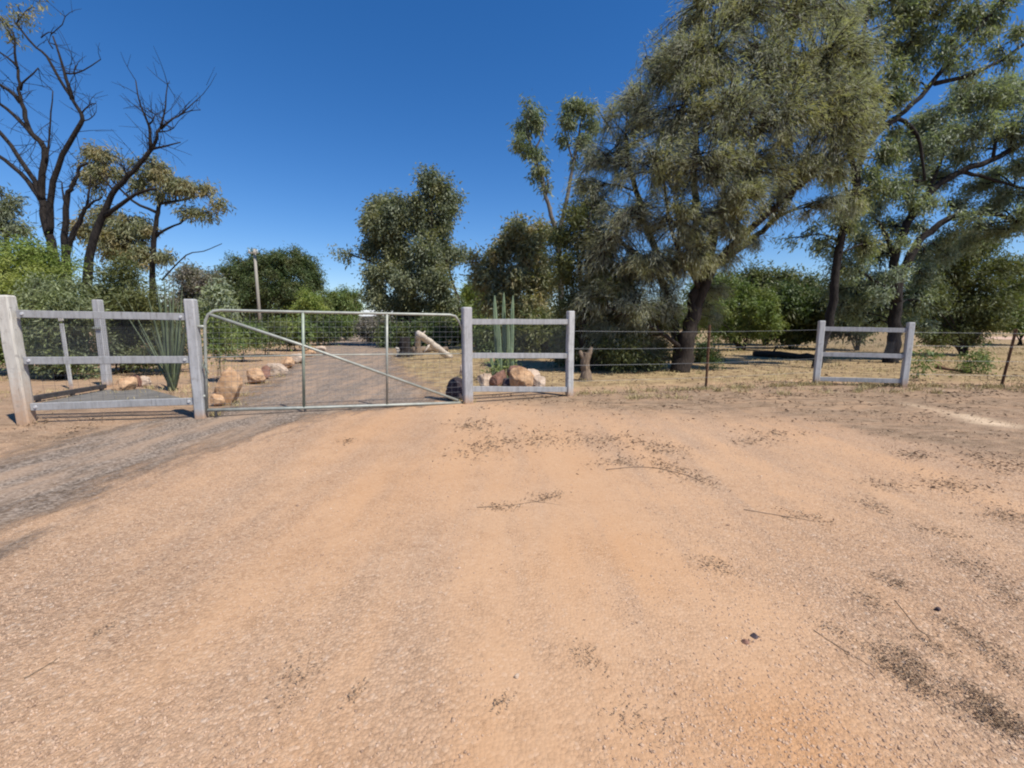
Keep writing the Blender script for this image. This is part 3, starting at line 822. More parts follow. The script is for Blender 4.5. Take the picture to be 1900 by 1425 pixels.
def plant(name, label, cat, Y, base_px, limbs, blobs, leaf, bark, style, group=None, auto=False, dens=1.0, seed=None, bare=0):
    """limbs: [(pixels [(px,py[,dY])], r0, r1)] radii in photo pixels; blobs: [(px,py,rx,ry[,dY[,weight]])]"""
    global RNG
    RNG = np.random.default_rng(len(label) * 7 + int(base_px) if seed is None else seed)
    st = dict(STYLE[style])
    if style != 'far':
        kk = max(1.0, Y / 14.0)
        st['L'] *= kk; st['W'] *= kk; st['spread'] *= kk ** 0.5; st['dens'] /= kk ** 1.5
    base = np.array([*P(base_px, 640, Y)[:2], 0.0])
    root = thing(name, label, cat, base, group)
    mb = MB()
    nodes, nrad = [], []
    def limb(pts, r0, r1, jit=0.25, dead=False):
        L = np.linalg.norm(np.diff(pts, axis=0), axis=1).sum()
        n = max(5, int(L / max(0.18, 0.02 * Y)) + 2)
        c = catmull(pts, n)
        c[1:-1] += RNG.normal(0, r0 * jit * 0.5, (n - 2, 3))
        rr = r0 + (r1 - r0) * np.linspace(0, 1, n) ** 0.6
        mb.tube(c, list(rr), 10 if r0 > 0.05 else 6, True, 0.06 if r0 > 0.04 else 0)
        if not dead:
            nodes.extend(c[1:]); nrad.extend(rr[1:])
    cents = []
    for bl in blobs:
        dY = bl[4] if len(bl) > 4 else RNG.uniform(-0.5, 0.5) * M(bl[2], Y)
        cents.append((P(bl[0], bl[1], Y + dY), M(bl[2], Y), M(bl[3], Y), bl[5] if len(bl) > 5 else 1.0))
    for pts, r0, r1, *dead in limbs:
        w = []
        for q in pts:
            p = P(q[0], q[1], Y + (q[2] if len(q) > 2 else 0))
            w.append(p)
        if w[0][2] < 0.4: w[0][2] = -0.15
        limb(np.array(w), M(r0, Y), M(r1, Y), dead=bool(dead))
    if auto:
        for c, rx, rz, wgt in cents:
            q = base + np.array([RNG.normal(0, 0.08), RNG.normal(0, 0.08), -0.05])
            m1 = base + (c - base) * 0.35 + np.array([0, 0, 0.12 * np.linalg.norm(c - base)])
            r = auto * max(0.35, min(1, rx / 0.8))
            limb(np.array([q, m1, c]), r, r * 0.25)
    if len(nodes) == 0: nodes, nrad = [base], [0.05]
    nodes, nrad = np.array(nodes), np.array(nrad)
    TA, TM, TE, R0 = [], [], [], []
    for c, rx, rz, wgt in cents:
        d = np.linalg.norm(nodes - c, axis=1) + 0.8 * np.maximum(0, nodes[:, 2] - c[2] + rz * 0.3)
        i = int(np.argmin(d))
        a = nodes[i]
        mid = (a + c) / 2 + np.array([0, 0, 0.10 * np.linalg.norm(c - a)]) + RNG.normal(0, 0.06 * np.linalg.norm(c - a) + 0.01, 3)
        tip = c + np.array([RNG.normal(0, 0.2) * rx, RNG.normal(0, 0.2) * rx, rz * 0.45])
        sb = catmull(np.array([a, mid, c, tip]), 9)
        r0 = min(nrad[i] * 0.7, 0.006 + 0.035 * rx)
        mb.tube(sb, list(np.linspace(r0, max(0.004, r0 * 0.2), 9)), 6, True)
        nt = max(4, int(st['dens'] * dens * wgt * math.pi * rx * rz))
        u = unit(RNG.normal(size=(nt, 3))) * RNG.uniform(0.05, 1, (nt, 1)) ** 0.45
        # lumpy outline
        lump = 1 + 0.30 * np.sin(u[:, :1] * 5 + c[0] * 3) * np.cos(u[:, 2:3] * 6 + c[2] * 5) + 0.22 * np.sin(u[:, :1] * 11 + c[1] * 7) * np.sin(u[:, 2:3] * 12 + c[0] * 5)
        lump = lump + 0.55 * RNG.uniform(0, 1, (nt, 1)) ** 6
        E = c + u * lump * np.array([rx, min(rx, rz) * 1.15, rz])
        ns = max(3, int(nt / 9))                     # twigs gather in sprays, with gaps between
        sub = E[:ns]
        near = np.argmin(((E[:, None] - sub[None]) ** 2).sum(-1), axis=1)
        E = E + (sub[near] - E) * st['clump'] * RNG.uniform(0.5, 1.3, (nt, 1))
        E[:, 2] = np.maximum(E[:, 2], 0.08)
        A = sb[RNG.integers(3, 9, nt)]
        Mi = (A + E) / 2 + np.array([0, 0, 1.0]) * (st['arch'] * np.linalg.norm(E - A, axis=1))[:, None]
        TA.append(A); TM.append(Mi); TE.append(E); R0.append(np.full(nt, max(0.004, min(0.012, r0 * 0.4)) * (1 + Y / 40)))
    have = len(TA) > 0
    if have:
        TA, TM, TE, R0 = map(np.concatenate, (TA, TM, TE, R0))
        V, Fq, C = twig_tubes(None, None, 0, TA, TM, TE, R0, R0 * 0.45)
    if bare:                                         # fine dead twigs all along the limbs
        ok = np.where((nrad < 0.085) & (nodes[:, 2] > 2.0))[0]
        pick = RNG.choice(ok, bare)
        A = nodes[pick]
        d = unit(RNG.normal(0, 1, (bare, 3)) + np.array([0, 0, 0.9]))
        L = RNG.uniform(0.25, 1.0, bare)[:, None]
        E = A + d * L; Mi = A + d * L * 0.5 + RNG.normal(0, 0.07, (bare, 3))
        A2 = (A + E) / 2 + RNG.normal(0, 0.02, (bare, 3)); E2 = A2 + unit(d + RNG.normal(0, 0.7, (bare, 3))) * L * 0.55
        r = np.full(bare, 0.011)
        V0, F0, _ = twig_tubes(None, None, mb.n, np.vstack([A, A2]), np.vstack([Mi, (A2 + E2) / 2]), np.vstack([E, E2]), np.concatenate([r, r * 0.6]), np.concatenate([r * 0.35, r * 0.3]))
        mb.v.append(V0); mb.f.extend([tuple(int(q) for q in f) for f in F0]); mb.n += len(V0)
    vv = np.concatenate(mb.v)
    faces4 = [f for f in mb.f]
    me = bpy.data.meshes.new("trunk")
    if have:
        allv = np.concatenate([vv, V]) - base
        me.from_pydata(allv.tolist(), [], faces4 + (Fq + len(vv)).tolist())
    else:
        me.from_pydata((vv - base).tolist(), [], faces4)
    me.update(); me.shade_smooth()
    link("trunk", me, MAT[bark], root)
    if not have: return root
    k = st['lpt']
    n = len(TA)
    t = RNG.uniform(0.35, 1.05, (n, k))[:, :, None]
    pos = (1 - t) ** 2 * TA[:, None] + 2 * t * (1 - t) * TM[:, None] + t ** 2 * TE[:, None]
    tw = unit(TE - TM)[:, None]
    pos = pos + RNG.normal(0, st['spread'], pos.shape)
    dirs = tw * st['align'] + RNG.normal(0, 0.55, pos.shape)
    dirs[..., 2] -= st['droop']
    pos, dirs = pos.reshape(-1, 3), unit(dirs.reshape(-1, 3))
    keep = pos[:, 2] > 0.05
    pos, dirs = pos[keep], dirs[keep]
    m = len(pos)
    Q = leaves_quads(pos, dirs, st['L'] * RNG.uniform(0.6, 1.35, m), st['W'] * RNG.uniform(0.7, 1.3, m))
    tint = np.clip(RNG.beta(1.6, 1.6, m), 0, 1)
    me = quad_mesh("crown", Q - base, tint)
    link("crown", me, LEAF[leaf], root)
    return root

# --- left side: the two bare black trees and what stands round them
plant("bare_tree", "biggest bare tree with many black forked limbs reaching past the photo's left edge", "tree", 14.0, 122, [
    ([(124, 660), (116, 540), (98, 470), (85, 413), (79, 354), (81, 276), (59, 244), (39, 189), (37, 169), (31, 118), (24, 60)], 10.5, 1.2),
    ([(124, 640), (120, 500), (122, 378), (136, 342), (148, 311), (163, 302)], 8, 1.4),
    ([(124, 620), (126, 470), (150, 405), (163, 384), (189, 366)], 8, 1.4),
    ([(90, 436), (92, 390), (98, 342), (118, 283), (146, 236), (150, 212), (134, 185), (114, 153), (87, 106), (59, 79), (31, 43)], 6, 1.4),
    ([(134, 185), (124, 150), (117, 126), (110, 98), (98, 67)], 3.5, 1.2),
    ([(120, 135), (136, 137), (160, 128), (187, 110)], 1.6, 0.7),
    ([(136, 138), (140, 122)], 1.2, 0.7),
    ([(79, 370), (66, 340), (39, 299), (0, 246), (-45, 200)], 5.5, 2.5),
    ([(83, 385), (66, 356), (39, 323), (0, 291), (-50, 258)], 5.5, 2.5),
    ([(68, 258), (50, 238), (24, 213), (0, 193), (-35, 165)], 4, 2),
    ([(38, 190), (20, 170), (0, 157), (-30, 140)], 3.8, 2),
    ([(33, 125), (20, 112), (4, 100), (-15, 90)], 2.2, 1.2),
    ([(38, 168), (44, 150), (58, 140), (71, 126)], 2, 0.9),
    ([(86, 300), (90, 270), (94, 220), (98, 169)], 2.4, 0.8),
    ([(122, 378), (117, 360), (115, 338)], 2.4, 1),
    ([(160, 388), (166, 350), (168, 325)], 2.4, 1),
    ([(150, 212), (165, 195), (178, 192)], 1.4, 0.7), ([(148, 225), (165, 222), (176, 212)], 1.3, 0.6),
    ([(98, 90), (90, 70), (120, 40), (116, 20)], 1.0, 0.6), ([(76, 70), (90, 60), (104, 62)], 1.0, 0.6),
], [(34, 25, 34, 26, 0, 0.6), (8, 40, 28, 34, 0, 0.6), (58, 15, 20, 22, 0, 0.5), (20, 70, 12, 10, 0, 0.5)], 'autumn', 'dark_bark', 'sparse', seed=3, bare=150)
plant("bare_tree", "leaning bare black tree whose forked top stands clear against the blue sky", "tree", 13.6, 160, [
    ([(152, 660), (158, 560), (164, 496), (177, 433), (193, 394), (213, 354), (244, 319), (276, 283), (287, 264), (299, 236)], 10, 2.0),
    ([(280, 278), (279, 250), (276, 228), (260, 193), (252, 150)], 3.6, 0.8),
    ([(277, 230), (284, 222), (288, 212)], 1.6, 0.7),
    ([(298, 238), (305, 205), (311, 157)], 2.2, 0.7),
    ([(299, 238), (318, 222), (335, 213), (362, 188)], 2.4, 0.7), ([(335, 213), (352, 206), (372, 204)], 1, 0.5),
    ([(283, 276), (307, 271), (335, 264)], 2.4, 0.9), ([(296, 245), (310, 243), (322, 238)], 1.4, 0.6),
    ([(195, 400), (220, 382), (245, 364), (268, 354), (288, 350)], 4.5, 2),
    ([(235, 328), (228, 310), (215, 300)], 1.6, 0.8), ([(212, 355), (200, 340), (196, 325)], 2.2, 1.0), ([(255, 308), (270, 300), (280, 304)], 1.4, 0.7),
], [], 'autumn', 'dark_bark', 'sparse', seed=4, bare=90)
plant("gum_tree", "small sparse gum with yellowing leaf tufts behind the leaning bare tree", "tree", 19.0, 285, [
    ([(285, 640), (284, 480), (290, 420), (295, 380), (290, 352)], 6, 2.6), ([(288, 440), (310, 424), (336, 414)], 3, 1.5), ([(292, 395), (245, 372), (205, 330)], 3, 1.5),
    ([(295, 378), (335, 372), (375, 362)], 2.8, 1.4), ([(300, 520), (345, 474), (378, 466), (412, 452)], 1.5, 0.6, 'dead'), ([(284, 500), (262, 440), (240, 420)], 3, 1.5),
], [(188, 292, 34, 28), (205, 320, 28, 22), (285, 312, 40, 24), (315, 335, 36, 20), (345, 345, 30, 16), (375, 352, 24, 14), (352, 394, 26, 12), (385, 396, 22, 10), (412, 382, 18, 12),
    (262, 335, 28, 20), (235, 415, 36, 34), (205, 440, 34, 34), (262, 430, 24, 24), (312, 480, 24, 18), (300, 360, 20, 14), (220, 465, 40, 30), (262, 470, 36, 28), (170, 330, 20, 30), (190, 400, 24, 28), (160, 430, 30, 26)], 'autumn', 'dark_bark', 'gum', dens=1.5, seed=5)
plant("gum_tree", "grey green gum crown at the photo's left edge behind the bare tree", "tree", 17.0, 12, [([(12, 640), (14, 500), (10, 420)], 7, 3)],
      [(15, 395, 32, 34), (-15, 420, 40, 44), (35, 430, 24, 26), (0, 360, 22, 18)], 'gum_grey', 'brown_bark', 'gum', seed=6)
SH = "shrubs behind the left fence panel"
plant("shrub", "bright green feathery shrub rising above the dusty white post", "shrub", 12.6, 30, [], [(50, 478, 66, 40), (10, 510, 60, 60), (96, 500, 44, 42), (60, 540, 50, 36, -.5), (20, 590, 60, 60), (70, 545, 50, 45), (-40, 520, 60, 60), (-30, 610, 60, 55), (10, 660, 60, 30)], 'bright', 'brown_bark', 'shrub', SH, 0.03, seed=7)
plant("shrub", "dusty grey green shrub filling the view behind the wide bolted panel", "shrub", 11.6, 105, [], [(115, 565, 56, 34), (70, 595, 60, 40), (140, 590, 58, 45), (95, 630, 70, 45), (150, 640, 60, 40), (130, 530, 30, 22), (70, 665, 60, 30), (140, 675, 60, 26), (60, 540, 40, 34)], 'greygreen', 'brown_bark', 'shrub', SH, 0.03, seed=8)
plant("shrub", "olive shrub behind the slim grey back post and the agave", "shrub", 13.0, 225, [], [(215, 535, 52, 42), (250, 560, 50, 48), (195, 590, 50, 48), (240, 620, 64, 48), (285, 590, 44, 50), (180, 555, 44, 36), (300, 630, 50, 44), (210, 655, 50, 30), (275, 665, 56, 26), (330, 640, 34, 36), (225, 505, 34, 26)], 'olive_dark', 'brown_bark', 'shrub', SH, 0.03, seed=9)
plant("shrub", "small green shrub just behind the hinge end of the gate", "shrub", 11.0, 405, [], [(405, 615, 26, 28), (390, 640, 24, 24), (425, 640, 26, 20), (400, 590, 16, 14)], 'green', 'brown_bark', 'shrub', SH, 0.02, seed=10)
# low hedge of shrubs beside the driveway
DH = "low shrubs along the driveway"
for k, (px, py, rx, ry, Y, lab) in enumerate([
        (450, 622, 36, 22, 17, "low dark shrub nearest the gate in the row along the driveway"), (492, 618, 34, 22, 20, "low dark shrub right below the power pole"),
        (540, 614, 36, 20, 24, "low dark shrub left of the gate's green upright"), (590, 609, 38, 19, 30, "low dark shrub right of the gate's green upright"),
        (634, 605, 32, 17, 38, "farthest low dark shrub where the driveway bends from sight")]):
    plant("shrub", lab, "shrub", Y, px, [], [(px, py - 4, rx, ry), (px - rx * 0.5, py, rx * 0.6, ry * 0.8), (px + rx * 0.5, py, rx * 0.6, ry * 0.85), (px, py + ry * 0.6, rx, ry * 0.6)], ('green', 'dark_green')[k % 2], 'brown_bark', 'shrub' if Y < 22 else 'far', DH, 0.025, seed=20 + k, dens=0.8 if Y < 22 else 2.0)
# far end of the driveway
plant("round_tree", "dense round dark green tree standing behind the power pole", "tree", 46.0, 500, [([(500, 640), (500, 560)], 7, 4)],
      [(440, 515, 40, 34), (480, 495, 42, 30), (520, 492, 40, 30), (560, 495, 34, 32), (582, 525, 22, 30), (415, 555, 40, 36), (470, 550, 55, 45), (535, 545, 50, 45), (575, 570, 34, 30), (400, 585, 34, 24), (450, 595, 50, 22), (520, 595, 50, 22)], 'dark_green', 'brown_bark', 'far', seed=30, dens=1.7, auto=0.10)
plant("round_tree", "small rounded green tree low against the sky above the far driveway", "tree", 50.0, 636, [([(636, 625), (636, 580)], 4, 2)],
      [(615, 560, 30, 26), (645, 555, 24, 22), (655, 575, 20, 22), (625, 585, 36, 20)], 'green', 'brown_bark', 'far', seed=31, dens=1.7, auto=0.08)
plant("shrub", "light green bush in front of the dense round dark tree", "shrub", 42.0, 574, [], [(572, 560, 24, 20), (560, 580, 22, 18), (592, 580, 24, 18)], 'bright', 'brown_bark', 'far', None, 0.06, seed=32, dens=1.6)
plant("shrub", "mauve grey scrubby bush left of the dense round dark tree", "shrub", 34.0, 352, [], [(350, 512, 36, 24), (385, 520, 24, 18), (360, 545, 40, 30), (335, 575, 34, 30), (380, 580, 36, 28)], 'mauve', 'brown_bark', 'far', None, 0.07, seed=33, dens=1.4)
plant("shrub", "silvery bush between the agave and the power pole", "shrub", 26.0, 405, [], [(402, 548, 26, 22), (385, 575, 26, 22), (425, 580, 28, 22), (410, 605, 34, 18)], 'silver', 'brown_bark', 'far', None, 0.05, seed=34, dens=1.8)
plant("gum_tree", "broad dark gum tree with ragged crown, right of the far driveway", "tree", 29.0, 756, [
    ([(756, 640), (750, 570), (742, 500), (722, 430), (712, 400)], 9, 3), ([(752, 580), (780, 500), (798, 420), (802, 350)], 7, 2.5), ([(745, 520), (700, 490), (645, 470)], 3.5, 1.2), ([(840, 640), (852, 570), (838, 520), (825, 470)], 4, 2)],
    [(800, 342, 30, 30), (778, 385, 24, 30), (828, 370, 22, 34), (705, 385, 30, 24), (742, 385, 24, 26), (690, 415, 28, 28), (728, 420, 40, 36), (785, 415, 40, 36), (825, 410, 24, 34), (690, 460, 26, 26), (735, 470, 44, 36), (790, 470, 40, 36), (828, 470, 26, 34),
     (640, 470, 20, 8, 0, 0.7), (700, 505, 28, 26), (745, 520, 44, 34), (805, 525, 40, 36), (700, 550, 30, 30), (755, 570, 48, 32), (825, 565, 34, 32), (860, 475, 12, 18, 0, 0.8)], 'gum_grey', 'brown_bark', 'far', seed=35, dens=1.9)
plant("gum_tree", "rusty topped rounded gum tree in front of the tall slender gum", "tree", 25.0, 960, [([(962, 640), (958, 540), (975, 450)], 8, 3), ([(960, 590), (930, 540), (905, 500)], 5, 2)],
    [(968, 432, 36, 24), (1000, 440, 28, 28), (940, 455, 30, 28), (985, 475, 42, 34), (920, 485, 30, 26), (900, 520, 30, 32), (950, 520, 42, 38), (1005, 525, 40, 42), (925, 560, 40, 30), (985, 575, 46, 34), (885, 480, 14, 14)], 'autumn', 'brown_bark', 'far', seed=36, dens=1.9)
plant("slender_gum", "tall slender gum with separate leaf bunches, left of the big olive tree", "tree", 22.0, 1045, [
    ([(1045, 650), (1040, 500), (1032, 430), (1022, 400), (1013, 362), (1006, 330), (990, 285), (978, 240), (985, 205)], 6.5, 1.6),
    ([(1035, 440), (1052, 370), (1064, 305), (1074, 250), (1082, 205)], 5, 1.4), ([(1064, 300), (1052, 262), (1048, 235)], 2.2, 1), ([(990, 285), (1004, 255), (1010, 235)], 2, 1), ([(1013, 362), (1018, 340), (1010, 322)], 2.2, 1)],
    [(985, 208, 22, 18), (972, 235, 20, 18), (962, 268, 16, 14), (998, 232, 18, 16), (990, 282, 20, 18), (1002, 318, 16, 18), (1014, 350, 10, 12), (1060, 195, 24, 14), (1052, 225, 20, 20), (1088, 200, 22, 16), (1098, 232, 16, 18), (1082, 262, 18, 18), (1046, 260, 14, 12), (1068, 300, 9, 14, 0, 0.6), (1092, 285, 12, 14, 0, 0.6)], 'gum', 'grey_bark', 'gum', seed=37, dens=1.9)
OG = "low shade shrubs under the huge olive tree"
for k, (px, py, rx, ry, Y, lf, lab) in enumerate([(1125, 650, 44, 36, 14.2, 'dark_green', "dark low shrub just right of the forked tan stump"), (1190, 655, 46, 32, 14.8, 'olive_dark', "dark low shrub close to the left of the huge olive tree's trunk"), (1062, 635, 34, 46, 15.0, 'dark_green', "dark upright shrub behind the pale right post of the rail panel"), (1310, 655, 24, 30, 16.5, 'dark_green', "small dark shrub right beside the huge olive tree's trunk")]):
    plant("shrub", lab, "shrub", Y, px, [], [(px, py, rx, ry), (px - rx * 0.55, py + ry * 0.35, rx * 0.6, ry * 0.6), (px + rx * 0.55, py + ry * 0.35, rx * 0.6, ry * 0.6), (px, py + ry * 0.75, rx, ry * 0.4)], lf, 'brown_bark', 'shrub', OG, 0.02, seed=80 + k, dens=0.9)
US = "dark undergrowth shrubs beyond the gate"
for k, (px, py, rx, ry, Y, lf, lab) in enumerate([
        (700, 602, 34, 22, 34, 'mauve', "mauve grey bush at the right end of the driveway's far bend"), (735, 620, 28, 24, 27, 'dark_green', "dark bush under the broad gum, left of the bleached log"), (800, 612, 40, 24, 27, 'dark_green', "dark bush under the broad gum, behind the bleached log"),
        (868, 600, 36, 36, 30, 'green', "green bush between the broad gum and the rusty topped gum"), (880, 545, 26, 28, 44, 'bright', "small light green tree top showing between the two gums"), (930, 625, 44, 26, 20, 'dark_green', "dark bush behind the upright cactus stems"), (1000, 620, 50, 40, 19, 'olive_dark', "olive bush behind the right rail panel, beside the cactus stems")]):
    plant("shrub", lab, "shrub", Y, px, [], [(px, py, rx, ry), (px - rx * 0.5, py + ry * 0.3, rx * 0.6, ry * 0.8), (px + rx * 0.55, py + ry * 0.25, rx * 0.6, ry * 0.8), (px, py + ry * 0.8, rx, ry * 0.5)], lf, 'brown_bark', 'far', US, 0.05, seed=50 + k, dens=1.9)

# --- right side
plant("olive_tree", "huge olive leafed tree overhanging the wire fence, its trunk forking near the ground", "tree", 13.4, 1265, [
    ([(1262, 694), (1272, 640), (1288, 580), (1304, 510), (1330, 420), (1370, 320), (1420, 220), (1460, 120)], 20, 4),
    ([(1256, 694), (1258, 640, .2), (1240, 560, .4), (1205, 440, .3), (1170, 320), (1160, 250)], 13, 3),
    ([(1286, 590), (1330, 490, -.3), (1420, 400, -.5), (1510, 320, -.6), (1590, 240, -.6)], 9, 3),
    ([(1300, 530), (1292, 400, .4), (1290, 260, .5), (1310, 120, .4), (1330, 20, .3)], 9, 3),
    ([(1310, 500), (1400, 440, .4), (1470, 360, .5), (1520, 200, .5), (1560, 60, .4)], 7, 2.5),
    ([(1225, 500), (1150, 450, -.4), (1090, 420, -.5)], 5, 2),
    ([(1270, 650), (1200, 600, -.5), (1130, 570, -.6)], 5, 2),
    ([(1300, 540), (1250, 440, -.8), (1230, 330, -1.0)], 5, 2), ([(1340, 420), (1350, 300, -1), (1400, 200, -1.3)], 5, 2)],
    [(1300, 30, 62, 56), (1390, 20, 80, 60), (1480, 20, 80, 60), (1550, 40, 60, 50), (1585, 110, 50, 46, -.5), (1240, 130, 56, 62), (1320, 120, 80, 70, -.5), (1420, 120, 84, 72, -.8), (1520, 130, 80, 70, -.7), (1565, 190, 58, 56, -.8),
     (1185, 215, 52, 56), (1260, 230, 72, 66, -.7), (1350, 220, 84, 70, -1.2), (1450, 230, 82, 72, -1.1), (1540, 240, 70, 60, -.9), (1585, 255, 40, 46, -.6), (1140, 300, 56, 54), (1220, 320, 70, 62, -.8), (1310, 320, 76, 66, -1.2), (1400, 320, 70, 58, -.9), (1490, 320, 70, 46, -.7), (1555, 310, 46, 38, -.7),
     (1110, 380, 50, 48), (1170, 410, 64, 56, -.6), (1260, 410, 66, 60, -1.0), (1340, 400, 60, 54, -.6), (1440, 390, 46, 36, -.4, .7), (1535, 385, 46, 34, -.6, .8), (1580, 370, 40, 30, -.6, .8), (1120, 470, 60, 52, -.3), (1200, 490, 64, 56, -.6), (1280, 480, 50, 50, -.6), (1350, 480, 40, 40, 0, .8), (1390, 450, 40, 34, 0, .5),
     (1105, 550, 56, 50, -.2), (1180, 570, 60, 52, -.5), (1240, 560, 44, 46, -.4), (1110, 620, 50, 40, .2), (1180, 635, 54, 38, .2), (1320, 540, 34, 34, .5, .8), (1225, 640, 30, 30, .4), (1450, 350, 40, 40, .6, .6), (1310, 570, 30, 34, .9), (1230, 600, 34, 30, .6), (1330, 590, 20, 24, .6, .6), (1150, 520, 60, 50, .4), (1160, 600, 60, 50, .5), (1120, 660, 60, 30, .4), (1200, 660, 44, 24, .2), (1240, 500, 56, 50, .3), (1300, 470, 44, 40, -1.1), (1360, 430, 44, 40, -1.0), (1380, 370, 50, 40, -1.3), (1270, 130, 60, 60, -.8), (1130, 235, 36, 40, .4, .6), (1098, 300, 38, 42, .5, .6), (1090, 350, 44, 40, .4, .8), (1170, 180, 34, 34, .3, .6), (1215, 130, 34, 44, .2, .7), (1605, 180, 34, 46, -.4)], 'olive', 'brown_bark', 'needle', seed=60, dens=1.0)
plant("olive_tree", "dense olive shrub tree growing against the left side of the huge olive tree", "tree", 13.6, 1085, [([(1085, 690), (1080, 560), (1070, 450)], 8, 3)],
    [(1075, 405, 42, 34), (1045, 440, 36, 40), (1095, 450, 44, 44), (1050, 500, 44, 50), (1105, 520, 50, 52), (1060, 570, 52, 48), (1130, 590, 60, 50), (1070, 635, 60, 40), (1150, 650, 60, 36), (1210, 660, 40, 24), (1150, 545, 50, 44), (1200, 600, 50, 44), (1115, 470, 44, 40)], 'olive_dark', 'brown_bark', 'shrub', seed=61, auto=0.04, dens=1.3)
plant("black_trunk_gum", "leaning gum with a thin black trunk passing the short pale panel's left post", "tree", 14.5, 1518, [
    ([(1512, 690), (1526, 640), (1541, 585), (1552, 500), (1563, 430), (1578, 385), (1588, 350), (1592, 320), (1602, 282), (1632, 242), (1680, 204), (1722, 165), (1758, 112), (1800, 70), (1842, 20), (1880, -30)], 9.5, 2.5),
    ([(1590, 345), (1578, 290), (1566, 220), (1590, 120), (1612, 20), (1618, -40)], 6, 2), ([(1612, 268), (1650, 200), (1682, 100), (1712, 10), (1725, -40)], 4.5, 1.8),
    ([(1640, 236), (1672, 222), (1702, 250), (1711, 300), (1716, 335)], 4.5, 2), ([(1735, 155), (1790, 142), (1858, 112), (1905, 78), (1960, 50)], 4, 2), ([(1580, 380), (1566, 340), (1556, 310)], 3, 1.2)],
    [(1665, 40, 36, 26), (1700, 75, 32, 22), (1735, 35, 36, 26), (1765, 80, 30, 20), (1790, 40, 34, 26), (1835, 40, 34, 22), (1860, 10, 32, 22), (1700, 115, 26, 18), (1745, 105, 24, 14), (1640, 70, 26, 24), (1600, 20, 44, 30), (1680, -5, 44, 24), (1760, -10, 50, 24), (1795, 105, 22, 12),
     (1655, 130, 30, 24), (1600, 320, 26, 22, 0, .7), (1560, 410, 34, 22, 0, .8), (1625, 330, 24, 26, 0, .7), (1545, 330, 28, 20, 0, .8), (1575, 150, 30, 30), (1860, 90, 22, 14), (1900, 60, 30, 20), (1690, 150, 26, 18), (1720, 70, 30, 24), (1660, 90, 30, 24), (1690, 20, 40, 26), (1805, 15, 36, 20), (1830, 65, 26, 16), (1770, 120, 26, 14), (1610, 200, 30, 30), (1640, 180, 30, 26), (1590, 270, 28, 26, 0, .7), (1810, 140, 26, 12), (1880, 110, 26, 14), (1640, 290, 40, 38, .3), (1662, 250, 28, 24, .3), (1650, 345, 40, 34, .3), (1570, 400, 42, 32, .2), (1610, 455, 44, 38, .5), (1665, 185, 28, 22), (1535, 455, 38, 26, .3, .7), (1490, 440, 38, 22, .5, .5), (1560, 500, 30, 30, .8, .7), (1600, 360, 36, 34, .2)], 'gum', 'dark_bark', 'gum', seed=62, dens=1.15)
plant("silver_tree", "spreading silver leafed tree with stout black trunk behind the short pale panel", "tree", 16.5, 1655, [
    ([(1652, 690), (1656, 640), (1662, 590), (1667, 535), (1686, 482), (1712, 440), (1742, 420), (1792, 394), (1850, 398), (1910, 420), (1970, 440)], 14, 2.5),
    ([(1664, 560), (1658, 500), (1668, 450), (1692, 398), (1722, 358), (1782, 318), (1842, 296), (1905, 262), (1970, 240)], 9, 4), ([(1690, 402), (1698, 350), (1710, 300), (1700, 260)], 4.5, 2), ([(1660, 480), (1640, 430), (1618, 400)], 4.5, 2), ([(1782, 318), (1830, 330), (1900, 350)], 4, 2),
    ([(1842, 296), (1850, 240), (1840, 200)], 3, 1.5), ([(1720, 360), (1750, 290), (1760, 230)], 3.5, 1.5), ([(1665, 545), (1620, 520), (1590, 500)], 4, 2)],
    [(1735, 215, 40, 26), (1785, 195, 44, 28), (1840, 180, 44, 32), (1890, 190, 42, 40), (1760, 250, 46, 28), (1820, 240, 50, 32), (1880, 250, 44, 36), (1720, 280, 34, 24), (1780, 290, 44, 24, .9), (1840, 320, 44, 22, 1.0), (1895, 310, 36, 30), (1700, 320, 30, 24, 0, .8), (1745, 335, 40, 22, .9), (1810, 350, 40, 20, .9), (1870, 360, 42, 24),
     (1680, 365, 34, 22), (1635, 385, 36, 24), (1720, 385, 34, 18), (1600, 420, 30, 24), (1650, 425, 36, 24, .8), (1700, 425, 30, 20, .9), (1840, 385, 40, 20, .9), (1895, 400, 40, 30), (1785, 410, 34, 16), (1625, 470, 38, 30, .6), (1710, 480, 36, 24, 1.2), (1590, 500, 36, 36, .3), (1635, 520, 44, 34, 1.2), (1720, 510, 36, 30, 1.0), (1600, 550, 40, 34, .8), (1640, 575, 46, 30, 1.6), (1615, 595, 50, 26, 1.4), (1705, 560, 36, 36, 1.0), (1570, 575, 34, 34, 1.0), (1700, 610, 34, 20, 1.2), (1935, 350, 40, 50), (1940, 230, 50, 50), (1700, 250, 34, 24, .4), (1870, 160, 40, 24), (1790, 170, 40, 20), (1760, 380, 36, 18, .9), (1870, 430, 44, 24, .6), (1820, 420, 40, 20, .9), (1760, 440, 34, 20, 1.0), (1670, 505, 22, 16, -.6), (1640, 545, 24, 18, -.6), (1690, 450, 22, 12, -.5), (1720, 330, 40, 30, .8), (1690, 280, 34, 26, .5), (1750, 260, 40, 26, .6), (1750, 470, 40, 30, 1.4), (1800, 450, 44, 26, 1.6), (1700, 230, 26, 20, .4), (1560, 480, 26, 26, 1.0), (1545, 540, 30, 34, 1.4)], 'silver', 'dark_bark', 'silver', seed=63, dens=1.2)
RS = "scrub beyond the wire fence on the right"
